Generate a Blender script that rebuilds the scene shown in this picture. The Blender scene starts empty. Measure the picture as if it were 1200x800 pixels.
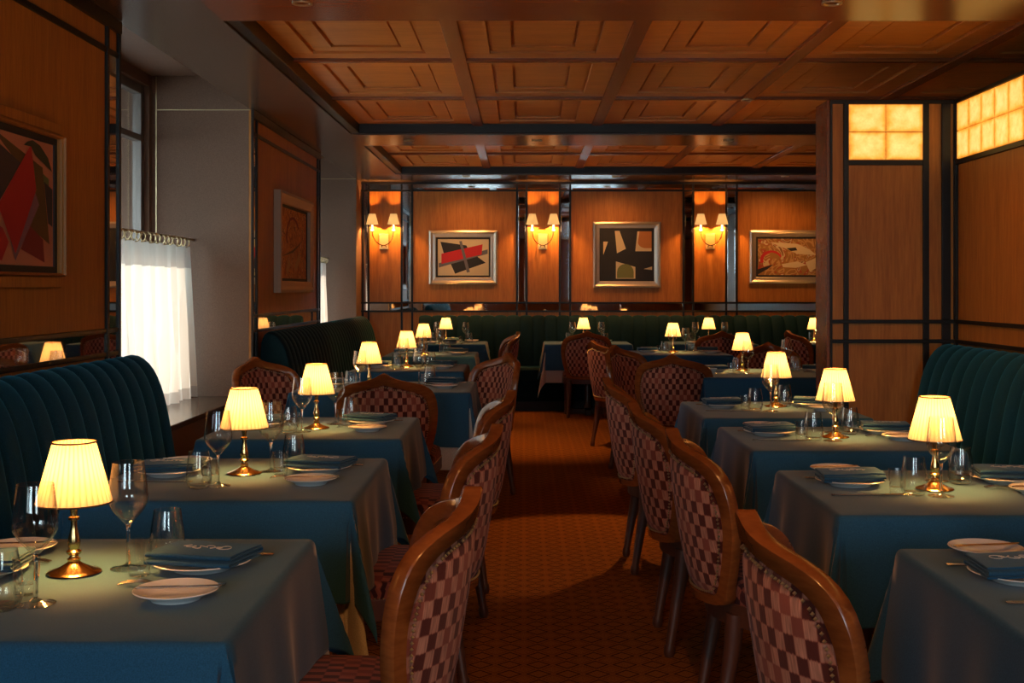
import bpy, math, random
from mathutils import Vector, Matrix
random.seed(7)
PI = math.pi
S = bpy.context.scene
COL = S.collection

# ------------------------------------------------------------------ camera, world, lights, exposure
EYE = 1.28
cam = bpy.data.cameras.new('camera'); camo = bpy.data.objects.new('camera', cam); COL.objects.link(camo)
camo.location = (0, 0, EYE); camo.rotation_euler = (PI/2, 0, 0)
cam.lens = 42.0; cam.sensor_width = 36.0; cam.sensor_fit = 'HORIZONTAL'
cam.shift_x = -14/1200; cam.shift_y = -62/1200
cam.clip_start = 0.02; cam.clip_end = 200
S.camera = camo
S.view_settings.view_transform = 'Standard'; S.view_settings.look = 'None'
S.view_settings.exposure = 0.2; S.view_settings.gamma = 1.0
S.view_settings.use_curve_mapping = False
cy = S.cycles
cy.use_denoising = True
cy.max_bounces = 10; cy.diffuse_bounces = 4; cy.glossy_bounces = 4; cy.transmission_bounces = 8
cy.transparent_max_bounces = 32
cy.caustics_reflective = False; cy.caustics_refractive = False
cy.sample_clamp_indirect = 4.0; cy.sample_clamp_direct = 0.0
cy.use_light_tree = True
cy.use_adaptive_sampling = True; cy.adaptive_threshold = 0.01

WORLD = 11.5
world = bpy.data.worlds.new('world'); S.world = world; world.use_nodes = True
wn = world.node_tree.nodes; wn.clear()
wb = wn.new('ShaderNodeBackground'); wo = wn.new('ShaderNodeOutputWorld')
wb.inputs[0].default_value = (0.62, 0.88, 1.0, 1); wb.inputs[1].default_value = WORLD
world.node_tree.links.new(wb.outputs[0], wo.inputs[0])

def area(name, loc, rot, sx, sy, power, color, portal=False, spread=None):
    l = bpy.data.lights.new(name, 'AREA'); l.shape = 'RECTANGLE'; l.size = sx; l.size_y = sy
    l.energy = power; l.color = color
    if portal: l.cycles.is_portal = True
    if spread: l.spread = spread
    o = bpy.data.objects.new(name, l); COL.objects.link(o); o.location = loc; o.rotation_euler = rot
    return o
def spot(name, loc, target, power, color, angle, blend=0.3, r=0.03):
    l = bpy.data.lights.new(name, 'SPOT'); l.energy = power; l.color = color
    l.spot_size = math.radians(angle); l.spot_blend = blend; l.shadow_soft_size = r
    o = bpy.data.objects.new(name, l); COL.objects.link(o); o.location = loc
    d = Vector(target) - Vector(loc); o.rotation_euler = d.to_track_quat('-Z', 'Y').to_euler()
    return o
# daylight through the windows (portals), street windows behind the camera
area('daylight_bay_near', (-2.44, 6.45, 1.6), (0, -PI/2, 0), 2.0, 2.4, 1, (1, 1, 1), portal=True)
area('daylight_bay_far', (-2.44, 11.45, 1.6), (0, -PI/2, 0), 2.0, 2.2, 1, (1, 1, 1), portal=True)
area('daylight_street_window', (-1.55, -2.40, 1.7), (PI/2, 0, 0), 2.1, 1.4, 1, (1, 1, 1), portal=True)
area('daylight_street_window', (1.65, -2.40, 1.7), (PI/2, 0, 0), 1.2, 1.4, 1, (1, 1, 1), portal=True)
sun = bpy.data.lights.new('sun', 'SUN'); sun.energy = 3.0; sun.color = (1.0, 0.88, 0.72); sun.angle = math.radians(3)
suno = bpy.data.objects.new('sun', sun); COL.objects.link(suno); suno.rotation_euler = Vector((0.93, -0.20, -0.46)).to_track_quat('-Z', 'Y').to_euler()
# added ceiling downlights, fixtures unseen: one makes the carpet patch, others warm fill
WARM = (1.0, 0.44, 0.11)
DOWN = [((1.45, 7.76, 2.485), (0.22, 6.0, 0), 190, 27), ((0.1, 9.35, 2.42), (0.10, 9.8, 0), 110, 58),
        ((-0.9, 9.35, 2.42), (-1.0, 10.2, 0), 60, 60), ((1.6, 9.35, 2.42), (1.6, 8.0, 0), 130, 50),
        ((-0.9, 4.85, 2.42), (-0.95, 4.5, 0), 25, 44), ((1.25, 4.85, 2.42), (2.1, 5.3, 0.9), 40, 90),
        ((-0.9, 2.2, 2.42), (-0.95, 2.3, 0), 18, 44), ((1.15, 2.9, 2.42), (2.2, 3.3, 1.0), 30, 90),
        ((-0.6, 12.35, 2.42), (-0.6, 13.0, 1.0), 34, 120), ((0.95, 12.35, 2.42), (0.95, 13.0, 1.0), 34, 120),
        ((2.7, 12.35, 2.42), (2.7, 13.0, 1.0), 34, 120), ((0.1, 1.15, 2.42), (0.15, 3.2, 0.4), 75, 75)]

# ------------------------------------------------------------------ materials
MAT = {}
def mat(name, color=(0.5,0.5,0.5), rough=0.5, metal=0.0, **kw):
    m = bpy.data.materials.new(name); m.use_nodes = True; MAT[name] = m
    b = m.node_tree.nodes['Principled BSDF']
    b.inputs['Base Color'].default_value = (*color, 1); b.inputs['Roughness'].default_value = rough
    b.inputs['Metallic'].default_value = metal
    for k, v in kw.items():
        b.inputs[k].default_value = v
    return m
def nodes(m): return m.node_tree.nodes, m.node_tree.links, m.node_tree.nodes['Principled BSDF']
def N(m, t, **kw):
    n = m.node_tree.nodes.new(t)
    for k, v in kw.items():
        if k == 'op': n.operation = v
        else: n.inputs[k].default_value = v
    return n
def ramp(m, fac, stops):
    r = m.node_tree.nodes.new('ShaderNodeValToRGB'); m.node_tree.links.new(fac, r.inputs[0])
    e = r.color_ramp.elements
    while len(e) < len(stops): e.new(0.5)
    for el, (p, c) in zip(e, stops): el.position = p; el.color = (*c, 1)
    return r
def mapping(m, coord, scale, rot=(0,0,0)):
    tc = m.node_tree.nodes.new('ShaderNodeTexCoord'); mp = m.node_tree.nodes.new('ShaderNodeMapping')
    mp.inputs['Scale'].default_value = scale; mp.inputs['Rotation'].default_value = rot
    m.node_tree.links.new(tc.outputs[coord], mp.inputs[0]); return mp
def bump(m, h, strength, dist=0.002):
    b = m.node_tree.nodes.new('ShaderNodeBump'); b.inputs['Strength'].default_value = strength
    b.inputs['Distance'].default_value = dist
    m.node_tree.links.new(h, b.inputs['Height'])
    m.node_tree.links.new(b.outputs[0], m.node_tree.nodes['Principled BSDF'].inputs['Normal'])
def math_(m, op, a, b=None):
    n = m.node_tree.nodes.new('ShaderNodeMath'); n.operation = op
    for i, v in enumerate((a, b)):
        if v is None: continue
        if isinstance(v, (int, float)): n.inputs[i].default_value = v
        else: m.node_tree.links.new(v, n.inputs[i])
    return n.outputs[0]

def wood(name, c0, c1, scale, rough=0.35, bs=0.25):
    m = mat(name, c0, rough); L = m.node_tree.links
    mp = mapping(m, 'Object', scale)
    n = N(m, 'ShaderNodeTexNoise', Scale=1.0, Detail=7.0, Roughness=0.65); L.new(mp.outputs[0], n.inputs['Vector'])
    mp2 = mapping(m, 'Object', tuple(s*0.16 for s in scale))
    n2 = N(m, 'ShaderNodeTexNoise', Scale=1.0, Detail=3.0); L.new(mp2.outputs[0], n2.inputs['Vector'])
    s = math_(m, 'ADD', math_(m, 'MULTIPLY', n.outputs[0], 0.65), math_(m, 'MULTIPLY', n2.outputs[0], 0.35))
    r = ramp(m, s, [(0.36, c0), (0.62, c1)])
    L.new(r.outputs[0], m.node_tree.nodes['Principled BSDF'].inputs['Base Color'])
    bump(m, n.outputs[0], bs, 0.001)
    return m
wood('panel_wood', (0.34, 0.108, 0.016), (0.52, 0.185, 0.032), (90, 90, 6), 0.36)
wood('ceiling_wood', (0.42, 0.145, 0.026), (0.60, 0.23, 0.050), (8, 80, 80), 0.34)
wood('beam_wood', (0.16, 0.042, 0.012), (0.25, 0.072, 0.020), (8, 80, 80), 0.26, 0.1)
wood('chair_wood', (0.19, 0.045, 0.010), (0.31, 0.080, 0.018), (14, 14, 60), 0.22, 0.08)
wood('leg_wood', (0.085, 0.024, 0.012), (0.12, 0.036, 0.018), (40, 40, 8), 0.5, 0.1)
mat('soffit_lacquer', (0.085, 0.048, 0.030), 0.22)
mat('black_trim', (0.013, 0.009, 0.007), 0.38)
MAT['panel_wood'].node_tree.nodes['Principled BSDF'].inputs['Specular IOR Level'].default_value = 0.3
MAT['panel_wood'].node_tree.nodes['Principled BSDF'].inputs['Roughness'].default_value = 0.45
MAT['black_trim'].node_tree.nodes['Principled BSDF'].inputs['Specular IOR Level'].default_value = 0.25
mat('dark_wood', (0.05, 0.022, 0.012), 0.3)
mat('mirror', (0.72, 0.70, 0.68), 0.02, 1.0)
mat('silver_frame', (0.62, 0.52, 0.43), 0.34, 0.85)
mat('pale_frame', (0.50, 0.30, 0.18), 0.4)
mat('brass', (0.80, 0.50, 0.20), 0.16, 1.0)
mat('satin_brass', (0.85, 0.55, 0.22), 0.42, 0.8)
mat('old_brass', (0.55, 0.38, 0.20), 0.35, 0.75)
mat('steel', (0.62, 0.52, 0.45), 0.2, 1.0)
mat('porcelain', (0.78, 0.72, 0.68), 0.15)
mat('shade_trim', (0.10, 0.045, 0.015), 0.6)
mat('window_metal', (0.16, 0.12, 0.10), 0.35, 0.4)
mat('awning_canvas', (0.12, 0.075, 0.045), 0.8)
mat('street_stone', (0.62, 0.60, 0.56), 0.8)
mat('street_ground', (0.3, 0.29, 0.28), 0.9)
mat('frosted_bulb', (1, 0.9, 0.7), 0.5)
bb = MAT['frosted_bulb'].node_tree.nodes['Principled BSDF']
bb.inputs['Emission Color'].default_value = (1, 0.62, 0.28, 1); bb.inputs['Emission Strength'].default_value = 6
for nm, c in (('art_cream', (0.62,0.49,0.30)), ('art_black', (0.014,0.012,0.013)), ('art_red', (0.52,0.012,0.016)),
              ('art_grey', (0.13,0.12,0.14)), ('art_rust', (0.42,0.15,0.035)), ('art_olive', (0.16,0.17,0.05)),
              ('art_peach', (0.62,0.22,0.12)), ('art_brown', (0.12,0.06,0.015)), ('art_wine', (0.22,0.014,0.02)),
              ('art_mauve', (0.26,0.11,0.14)), ('art_sand', (0.50,0.27,0.10)), ('art_green', (0.035,0.04,0.018)),
              ('art_ochre', (0.33,0.15,0.03)), ('art_slate', (0.045,0.032,0.036))):
    mat(nm, c, 0.6)
# linen wall covering
m = mat('linen_wall', (0.13, 0.105, 0.085), 0.75); L = m.node_tree.links
mp = mapping(m, 'Object', (300, 300, 300)); n = N(m, 'ShaderNodeTexNoise', Scale=1.0, Detail=2.0); L.new(mp.outputs[0], n.inputs['Vector'])
r = ramp(m, n.outputs[0], [(0.3, (0.125,0.058,0.034)), (0.7, (0.205,0.100,0.058))]); L.new(r.outputs[0], m.node_tree.nodes['Principled BSDF'].inputs['Base Color'])
bump(m, n.outputs[0], 0.3, 0.001)
# stone window sill
m = mat('sill_stone', (0.12, 0.085, 0.06), 0.22)
# velvet
def velvet(name, c, sheen):
    m = mat(name, c, 0.75); b = m.node_tree.nodes['Principled BSDF']; L = m.node_tree.links
    b.inputs['Sheen Weight'].default_value = 0.55; b.inputs['Sheen Tint'].default_value = (*sheen, 1)
    b.inputs['Sheen Roughness'].default_value = 0.35; b.inputs['Specular IOR Level'].default_value = 0.1
    mp = mapping(m, 'Object', (250, 250, 250)); n = N(m, 'ShaderNodeTexNoise', Scale=1.0, Detail=2.0); L.new(mp.outputs[0], n.inputs['Vector'])
    r = ramp(m, n.outputs[0], [(0.3, tuple(v*0.7 for v in c)), (0.7, tuple(v*1.3 for v in c))]); L.new(r.outputs[0], b.inputs['Base Color'])
velvet('teal_velvet', (0.006, 0.048, 0.080), (0.06, 0.42, 0.62))
velvet('green_velvet', (0.003, 0.018, 0.024), (0.03, 0.17, 0.18))
# cloth
def cloth(name, c, sheen=(0.5,0.6,0.7), sw=0.25, scale=900):
    m = mat(name, c, 0.85); b = m.node_tree.nodes['Principled BSDF']; L = m.node_tree.links
    b.inputs['Sheen Weight'].default_value = sw; b.inputs['Sheen Tint'].default_value = (*sheen, 1)
    b.inputs['Sheen Roughness'].default_value = 0.4; b.inputs['Specular IOR Level'].default_value = 0.15
    mp = mapping(m, 'Object', (scale*0.5, scale*0.5, scale*0.5)); n = N(m, 'ShaderNodeTexNoise', Scale=1.0, Detail=1.0); L.new(mp.outputs[0], n.inputs['Vector'])
    r = ramp(m, n.outputs[0], [(0.3, tuple(v*0.82 for v in c)), (0.7, tuple(v*1.18 for v in c))]); L.new(r.outputs[0], b.inputs['Base Color'])
    bump(m, n.outputs[0], 0.25, 0.0006)
cloth('blue_cloth', (0.024, 0.088, 0.158), (0.85, 0.58, 0.42), 0.30)
cloth('napkin_cloth', (0.018, 0.062, 0.115), (0.6, 0.62, 0.62), 0.25)
cloth('white_cloth', (0.62, 0.52, 0.44), (0.8, 0.8, 0.8), 0.1)
mat('embroidery_thread', (0.55, 0.45, 0.38), 0.6)
# carpet with lattice of small diamonds
m = mat('carpet', (0.2, 0.05, 0.01), 0.9); nt, L, b = nodes(m)
b.inputs['Specular IOR Level'].default_value = 0.05
tc = nt.new('ShaderNodeTexCoord'); sp = nt.new('ShaderNodeSeparateXYZ'); L.new(tc.outputs['Object'], sp.inputs[0])
def tri(v, period):
    f = math_(m, 'FRACT', math_(m, 'DIVIDE', v, period)); return math_(m, 'ABSOLUTE', math_(m, 'SUBTRACT', f, 0.5))
tx = tri(sp.outputs[0], 0.098); ty = tri(sp.outputs[1], 0.098)
d = math_(m, 'ADD', tx, ty)                                    # 0 at diamond centre .. 1 at corners
line = math_(m, 'LESS_THAN', math_(m, 'ABSOLUTE', math_(m, 'SUBTRACT', d, 0.40)), 0.045)
line2 = math_(m, 'LESS_THAN', math_(m, 'ABSOLUTE', math_(m, 'SUBTRACT', d, 0.62)), 0.025)
mp = mapping(m, 'Object', (220, 220, 220)); n = N(m, 'ShaderNodeTexNoise', Scale=1.0, Detail=3.0); L.new(mp.outputs[0], n.inputs['Vector'])
base = ramp(m, n.outputs[0], [(0.3, (0.21,0.064,0.012)), (0.7, (0.37,0.135,0.028))])
mx = nt.new('ShaderNodeMixRGB'); L.new(base.outputs[0], mx.inputs[1]); mx.inputs[2].default_value = (0.06, 0.016, 0.008, 1); L.new(line, mx.inputs[0])
mx2 = nt.new('ShaderNodeMixRGB'); L.new(mx.outputs[0], mx2.inputs[1]); mx2.inputs[2].default_value = (0.16, 0.035, 0.01, 1); L.new(line2, mx2.inputs[0])
L.new(mx2.outputs[0], b.inputs['Base Color']); bump(m, n.outputs[0], 0.5, 0.003)
# checkered chair fabric (UV in metres)
def checker(name, lightc, darkc, midc):
    m = mat(name, lightc, 0.8); nt, L, b = nodes(m)
    b.inputs['Specular IOR Level'].default_value = 0.15; b.inputs['Sheen Weight'].default_value = 0.25
    b.inputs['Sheen Tint'].default_value = (0.7, 0.4, 0.35, 1)
    tc = nt.new('ShaderNodeTexCoord'); sp = nt.new('ShaderNodeSeparateXYZ'); L.new(tc.outputs['UV'], sp.inputs[0])
    mpn = nt.new('ShaderNodeMapping'); mpn.inputs['Scale'].default_value = (260, 18, 1); L.new(tc.outputs['UV'], mpn.inputs[0])
    nz = N(m, 'ShaderNodeTexNoise', Scale=1.0, Detail=3.0); L.new(mpn.outputs[0], nz.inputs['Vector'])
    wob = math_(m, 'MULTIPLY', math_(m, 'SUBTRACT', nz.outputs[0], 0.5), 0.25)
    cu = math_(m, 'DIVIDE', sp.outputs[0], 0.0225)
    cv = math_(m, 'ADD', math_(m, 'DIVIDE', sp.outputs[1], 0.034), wob)
    fu = math_(m, 'FLOOR', cu); fv = math_(m, 'FLOOR', cv)
    par = math_(m, 'MODULO', math_(m, 'ADD', math_(m, 'ADD', fu, fv), 2000), 2)
    cb = nt.new('ShaderNodeCombineXYZ'); L.new(fu, cb.inputs[0]); L.new(fv, cb.inputs[1])
    wn_ = nt.new('ShaderNodeTexWhiteNoise'); L.new(cb.outputs[0], wn_.inputs['Vector'])
    dark = ramp(m, wn_.outputs['Value'], [(0.0, darkc), (0.6, darkc), (0.75, midc), (1.0, midc)])
    thr = ramp(m, nz.outputs[0], [(0.3, tuple(v*0.55 for v in lightc)), (0.7, tuple(v*1.25 for v in lightc))])
    # ring of dark around each light cell
    eu = math_(m, 'ABSOLUTE', math_(m, 'SUBTRACT', math_(m, 'FRACT', cu), 0.5)); ev = math_(m, 'ABSOLUTE', math_(m, 'SUBTRACT', math_(m, 'FRACT', cv), 0.5))
    edge = math_(m, 'GREATER_THAN', math_(m, 'MAXIMUM', eu, ev), 0.45)
    mx = nt.new('ShaderNodeMixRGB'); L.new(par, mx.inputs[0]); L.new(thr.outputs[0], mx.inputs[1]); L.new(dark.outputs[0], mx.inputs[2])
    mx2 = nt.new('ShaderNodeMixRGB'); L.new(math_(m, 'MULTIPLY', edge, 0.45), mx2.inputs[0]); L.new(mx.outputs[0], mx2.inputs[1]); mx2.inputs[2].default_value = (*midc, 1)
    L.new(mx2.outputs[0], b.inputs['Base Color']); bump(m, nz.outputs[0], 0.4, 0.0015)
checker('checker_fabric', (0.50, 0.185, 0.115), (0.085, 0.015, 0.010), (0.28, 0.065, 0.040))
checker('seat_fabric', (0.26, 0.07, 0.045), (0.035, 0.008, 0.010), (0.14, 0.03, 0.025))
# thin clear glass
m = bpy.data.materials.new('clear_glass'); m.use_nodes = True; MAT['clear_glass'] = m; nt = m.node_tree.nodes; nt.clear(); L = m.node_tree.links
o_ = nt.new('ShaderNodeOutputMaterial'); mxs = nt.new('ShaderNodeMixShader'); tr = nt.new('ShaderNodeBsdfTransparent'); gl = nt.new('ShaderNodeBsdfGlossy')
tr.inputs[0].default_value = (0.985, 0.98, 0.975, 1); gl.inputs['Roughness'].default_value = 0.02
lw = nt.new('ShaderNodeLayerWeight'); lw.inputs[0].default_value = 0.5
pw = nt.new('ShaderNodeMath'); pw.operation = 'POWER'; pw.inputs[1].default_value = 2.8
mu = nt.new('ShaderNodeMath'); mu.operation = 'MULTIPLY_ADD'; mu.inputs[1].default_value = 0.85; mu.inputs[2].default_value = 0.06; mu.use_clamp = True
L.new(lw.outputs['Facing'], pw.inputs[0]); L.new(pw.outputs[0], mu.inputs[0]); L.new(mu.outputs[0], mxs.inputs[0]); L.new(tr.outputs[0], mxs.inputs[1]); L.new(gl.outputs[0], mxs.inputs[2]); L.new(mxs.outputs[0], o_.inputs[0])
mat('solid_glass', (0.97, 0.96, 0.95), 0.01, **{'Transmission Weight': 1.0, 'IOR': 1.5})
# translucent materials: pleated shade and curtain
def translucent(name, c, t, emit=None, es=0.0):
    m = bpy.data.materials.new(name); m.use_nodes = True; MAT[name] = m; nt = m.node_tree.nodes; nt.clear(); L = m.node_tree.links
    o_ = nt.new('ShaderNodeOutputMaterial'); mxs = nt.new('ShaderNodeMixShader'); df = nt.new('ShaderNodeBsdfDiffuse'); tl = nt.new('ShaderNodeBsdfTranslucent')
    df.inputs[0].default_value = (*c, 1); tl.inputs[0].default_value = (*c, 1); mxs.inputs[0].default_value = t
    L.new(df.outputs[0], mxs.inputs[1]); L.new(tl.outputs[0], mxs.inputs[2]); out = mxs.outputs[0]
    if emit:
        em = nt.new('ShaderNodeEmission'); em.inputs[0].default_value = (*emit, 1); em.inputs[1].default_value = es
        ad = nt.new('ShaderNodeAddShader'); L.new(out, ad.inputs[0]); L.new(em.outputs[0], ad.inputs[1]); out = ad.outputs[0]
    L.new(out, o_.inputs[0])
translucent('pleated_shade', (0.25, 0.17, 0.065), 0.55, (1.0, 0.60, 0.26), 0.22)
_m = MAT['pleated_shade']; _L = _m.node_tree.links; _tc = _m.node_tree.nodes.new('ShaderNodeTexCoord'); _sp = _m.node_tree.nodes.new('ShaderNodeSeparateXYZ'); _L.new(_tc.outputs['UV'], _sp.inputs[0])
_f = math_(_m, 'ABSOLUTE', math_(_m, 'SUBTRACT', math_(_m, 'FRACT', _sp.outputs[0]), 0.5))
_r = ramp(_m, _f, [(0.0, (0.155, 0.138, 0.115)), (0.30, (0.145, 0.126, 0.10)), (0.5, (0.085, 0.060, 0.035))])
for _n in _m.node_tree.nodes:
    if _n.bl_idname in ('ShaderNodeBsdfDiffuse', 'ShaderNodeBsdfTranslucent'): _L.new(_r.outputs[0], _n.inputs[0])
translucent('sconce_shade', (0.62, 0.47, 0.22), 0.5, (1.0, 0.66, 0.26), 0.38)
translucent('curtain_sheer', (0.95, 0.79, 0.66), 0.62)
translucent('curtain_band', (0.70, 0.58, 0.50), 0.40)
# backlit onyx tile
m = mat('onyx_glow', (0.3, 0.2, 0.1), 0.3); nt, L, b = nodes(m)
tc = nt.new('ShaderNodeTexCoord')
n1 = N(m, 'ShaderNodeTexNoise', Scale=22.0, Detail=6.0, Roughness=0.7); L.new(tc.outputs['Object'], n1.inputs['Vector'])
sx = nt.new('ShaderNodeSeparateXYZ'); L.new(tc.outputs['UV'], sx.inputs[0])
ex = math_(m, 'ABSOLUTE', math_(m, 'SUBTRACT', sx.outputs[0], 0.5)); ey = math_(m, 'ABSOLUTE', math_(m, 'SUBTRACT', sx.outputs[1], 0.5))
pe = math_(m, 'POWER', math_(m, 'MULTIPLY', math_(m, 'MAXIMUM', ex, ey), 2.0), 5.0)
val = math_(m, 'SUBTRACT', math_(m, 'ADD', math_(m, 'MULTIPLY', n1.outputs[0], 0.7), 0.35), math_(m, 'MULTIPLY', pe, 0.38))
r = ramp(m, val, [(0.24, (0.55,0.13,0.005)), (0.50, (1.0,0.42,0.04)), (0.80, (1.0,0.72,0.22))])
L.new(r.outputs[0], b.inputs['Emission Color']); b.inputs['Emission Strength'].default_value = 1.0
# swirl painting
def swirl(name, stops, sc, dist):
    m = mat(name, (0.3,0.2,0.1), 0.6); nt, L, b = nodes(m)
    mp = mapping(m, 'Object', (sc, sc, sc)); w = nt.new('ShaderNodeTexNoise'); w.inputs['Scale'].default_value = 1.0; w.inputs['Distortion'].default_value = dist; w.inputs['Detail'].default_value = 1.5
    L.new(mp.outputs[0], w.inputs['Vector']); r = ramp(m, w.outputs[0], stops); r.color_ramp.interpolation = 'CONSTANT'
    L.new(r.outputs[0], b.inputs['Base Color'])
swirl('swirl_canvas', [(0.0,(0.30,0.13,0.03)), (0.40,(0.50,0.27,0.10)), (0.47,(0.33,0.15,0.03)), (0.56,(0.36,0.05,0.015)), (0.60,(0.55,0.42,0.24)), (0.66,(0.22,0.09,0.02))], 4.0, 3.0)
swirl('amber_canvas', [(0.0,(0.36,0.10,0.02)), (0.40,(0.52,0.17,0.035)), (0.50,(0.66,0.25,0.06)), (0.57,(0.24,0.06,0.015)), (0.62,(0.72,0.36,0.17)), (0.67,(0.44,0.13,0.03))], 6.0, 2.5)

# ------------------------------------------------------------------ mesh helpers
class MB:
    def __init__(s): s.v = []; s.f = []; s.uv = []; s.mi = []
    def add(s, vs, fs, uvs=None, mi=0):
        o = len(s.v); s.v += [tuple(p) for p in vs]
        for k, f in enumerate(fs):
            s.f.append([i+o for i in f]); s.uv.append(uvs[k] if uvs else None); s.mi.append(mi)
        return s
    def box(s, x0, x1, y0, y1, z0, z1, mi=0):
        vs = [(x, y, z) for z in (z0, z1) for y in (y0, y1) for x in (x0, x1)]
        return s.add(vs, [(0,2,3,1),(4,5,7,6),(0,1,5,4),(2,6,7,3),(0,4,6,2),(1,3,7,5)], mi=mi)
    def lathe(s, prof, n=32, c=(0,0,0), closed=False, mi=0, rfun=None):
        vs = []; fs = []
        for (r, z) in prof:
            for k in range(n):
                a = 2*PI*k/n; rr = r*(rfun(k, z) if rfun else 1)
                vs.append((c[0]+rr*math.cos(a), c[1]+rr*math.sin(a), c[2]+z))
        m_ = len(prof); rng = m_ if closed else m_-1
        for i in range(rng):
            j = (i+1) % m_
            for k in range(n):
                fs.append((i*n+k, i*n+(k+1) % n, j*n+(k+1) % n, j*n+k))
        if not closed:
            if prof[0][0] > 1e-5: fs.append(tuple(reversed(range(n))))
            if prof[-1][0] > 1e-5: fs.append(tuple(range((m_-1)*n, m_*n)))
        return s.add(vs, fs, mi=mi)
    def tube(s, pts, rad, n=10, closed=False, mi=0):
        pts = [Vector(p) for p in pts]; m_ = len(pts); vs = []; fs = []
        if not isinstance(rad, (list, tuple)): rad = [rad]*m_
        up = None
        for i, p in enumerate(pts):
            if closed: t = pts[(i+1) % m_] - pts[i-1]
            else: t = pts[min(i+1, m_-1)] - pts[max(i-1, 0)]
            t.normalize()
            if up is None:
                up = Vector((0, 0, 1)) if abs(t.z) < 0.9 else Vector((1, 0, 0))
            a = t.cross(up).normalized(); bb_ = t.cross(a).normalized(); up = -bb_ if False else up
            for k in range(n):
                an = 2*PI*k/n; vs.append(p + (a*math.cos(an) + bb_*math.sin(an))*rad[i])
        rng = m_ if closed else m_-1
        for i in range(rng):
            j = (i+1) % m_
            for k in range(n): fs.append((i*n+k, i*n+(k+1) % n, j*n+(k+1) % n, j*n+k))
        if not closed: fs.append(tuple(range(n))); fs.append(tuple(range((m_-1)*n, m_*n)))
        return s.add(vs, fs, mi=mi)
    def build(s, name, mats, parent=None, loc=None, smooth=False, bevel=0.0, kind=None):
        me = bpy.data.meshes.new(name); me.from_pydata(s.v, [], s.f)
        if not isinstance(mats, (list, tuple)): mats = [mats]
        for mm in mats: me.materials.append(MAT[mm])
        for p, mi in zip(me.polygons, s.mi): p.material_index = mi; p.use_smooth = smooth
        if any(u is not None for u in s.uv):
            ul = me.uv_layers.new(name='uv')
            for p, u in zip(me.polygons, s.uv):
                if u is None: continue
                for li, c in zip(p.loop_indices, u): ul.data[li].uv = c
        me.validate(); me.update()
        if smooth: me.set_sharp_from_angle(angle=math.radians(48))
        o = bpy.data.objects.new(name, me); COL.objects.link(o)
        if parent: o.parent = parent
        if loc: o.location = loc
        if bevel:
            bm = o.modifiers.new('bevel', 'BEVEL'); bm.width = bevel; bm.segments = 2; bm.limit_method = 'ANGLE'
        if kind: o['kind'] = kind
        return o
def tag(o, label, cat, group=None):
    o['label'] = label; o['category'] = cat
    if group: o['group'] = group
    return o
def thing(name, label, cat, loc=(0,0,0), rz=0, group=None):
    o = bpy.data.objects.new(name, None); o.empty_display_size = 0.1; COL.objects.link(o)
    o.location = loc; o.rotation_euler = (0, 0, rz); return tag(o, label, cat, group)
def kids(o): return [c for c in bpy.data.objects if c.parent == o]
TREE = {}
def dup(root, loc, rz, label, group=None):
    if root.name not in TREE:
        TREE[root.name] = [(c, [g for g in kids(c)]) for c in kids(root)]
    r = root.copy(); COL.objects.link(r); r.location = loc; r.rotation_euler = (0, 0, rz); r['label'] = label
    if group: r['group'] = group
    for c, gs in TREE[root.name]:
        cc = c.copy(); COL.objects.link(cc); cc.parent = r
        for g in gs:
            gg = g.copy(); COL.objects.link(gg); gg.parent = cc
    return r
USED = set()
def place(proto, loc, rz, label, group=None):          # first placement moves the original, later ones copy it
    if proto.name not in USED:
        USED.add(proto.name)
        if proto.name not in TREE: TREE[proto.name] = [(c, [g for g in kids(c)]) for c in kids(proto)]
        proto.location = loc; proto.rotation_euler = (0, 0, rz); proto['label'] = label
        if group: proto['group'] = group
        return proto
    return dup(proto, loc, rz, label, group)

# ------------------------------------------------------------------ structure
XL, XR, YB, YF, ZS = -1.77, 4.2, 13.0, -2.4, 2.44
XO = -2.41
W1 = (5.20, 7.73); W2 = (10.30, 12.60)
MB().box(-3.0, XR+0.2, YF-0.2, YB+0.2, -0.1, 0.0).build('floor', 'carpet', kind='structure')

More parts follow.
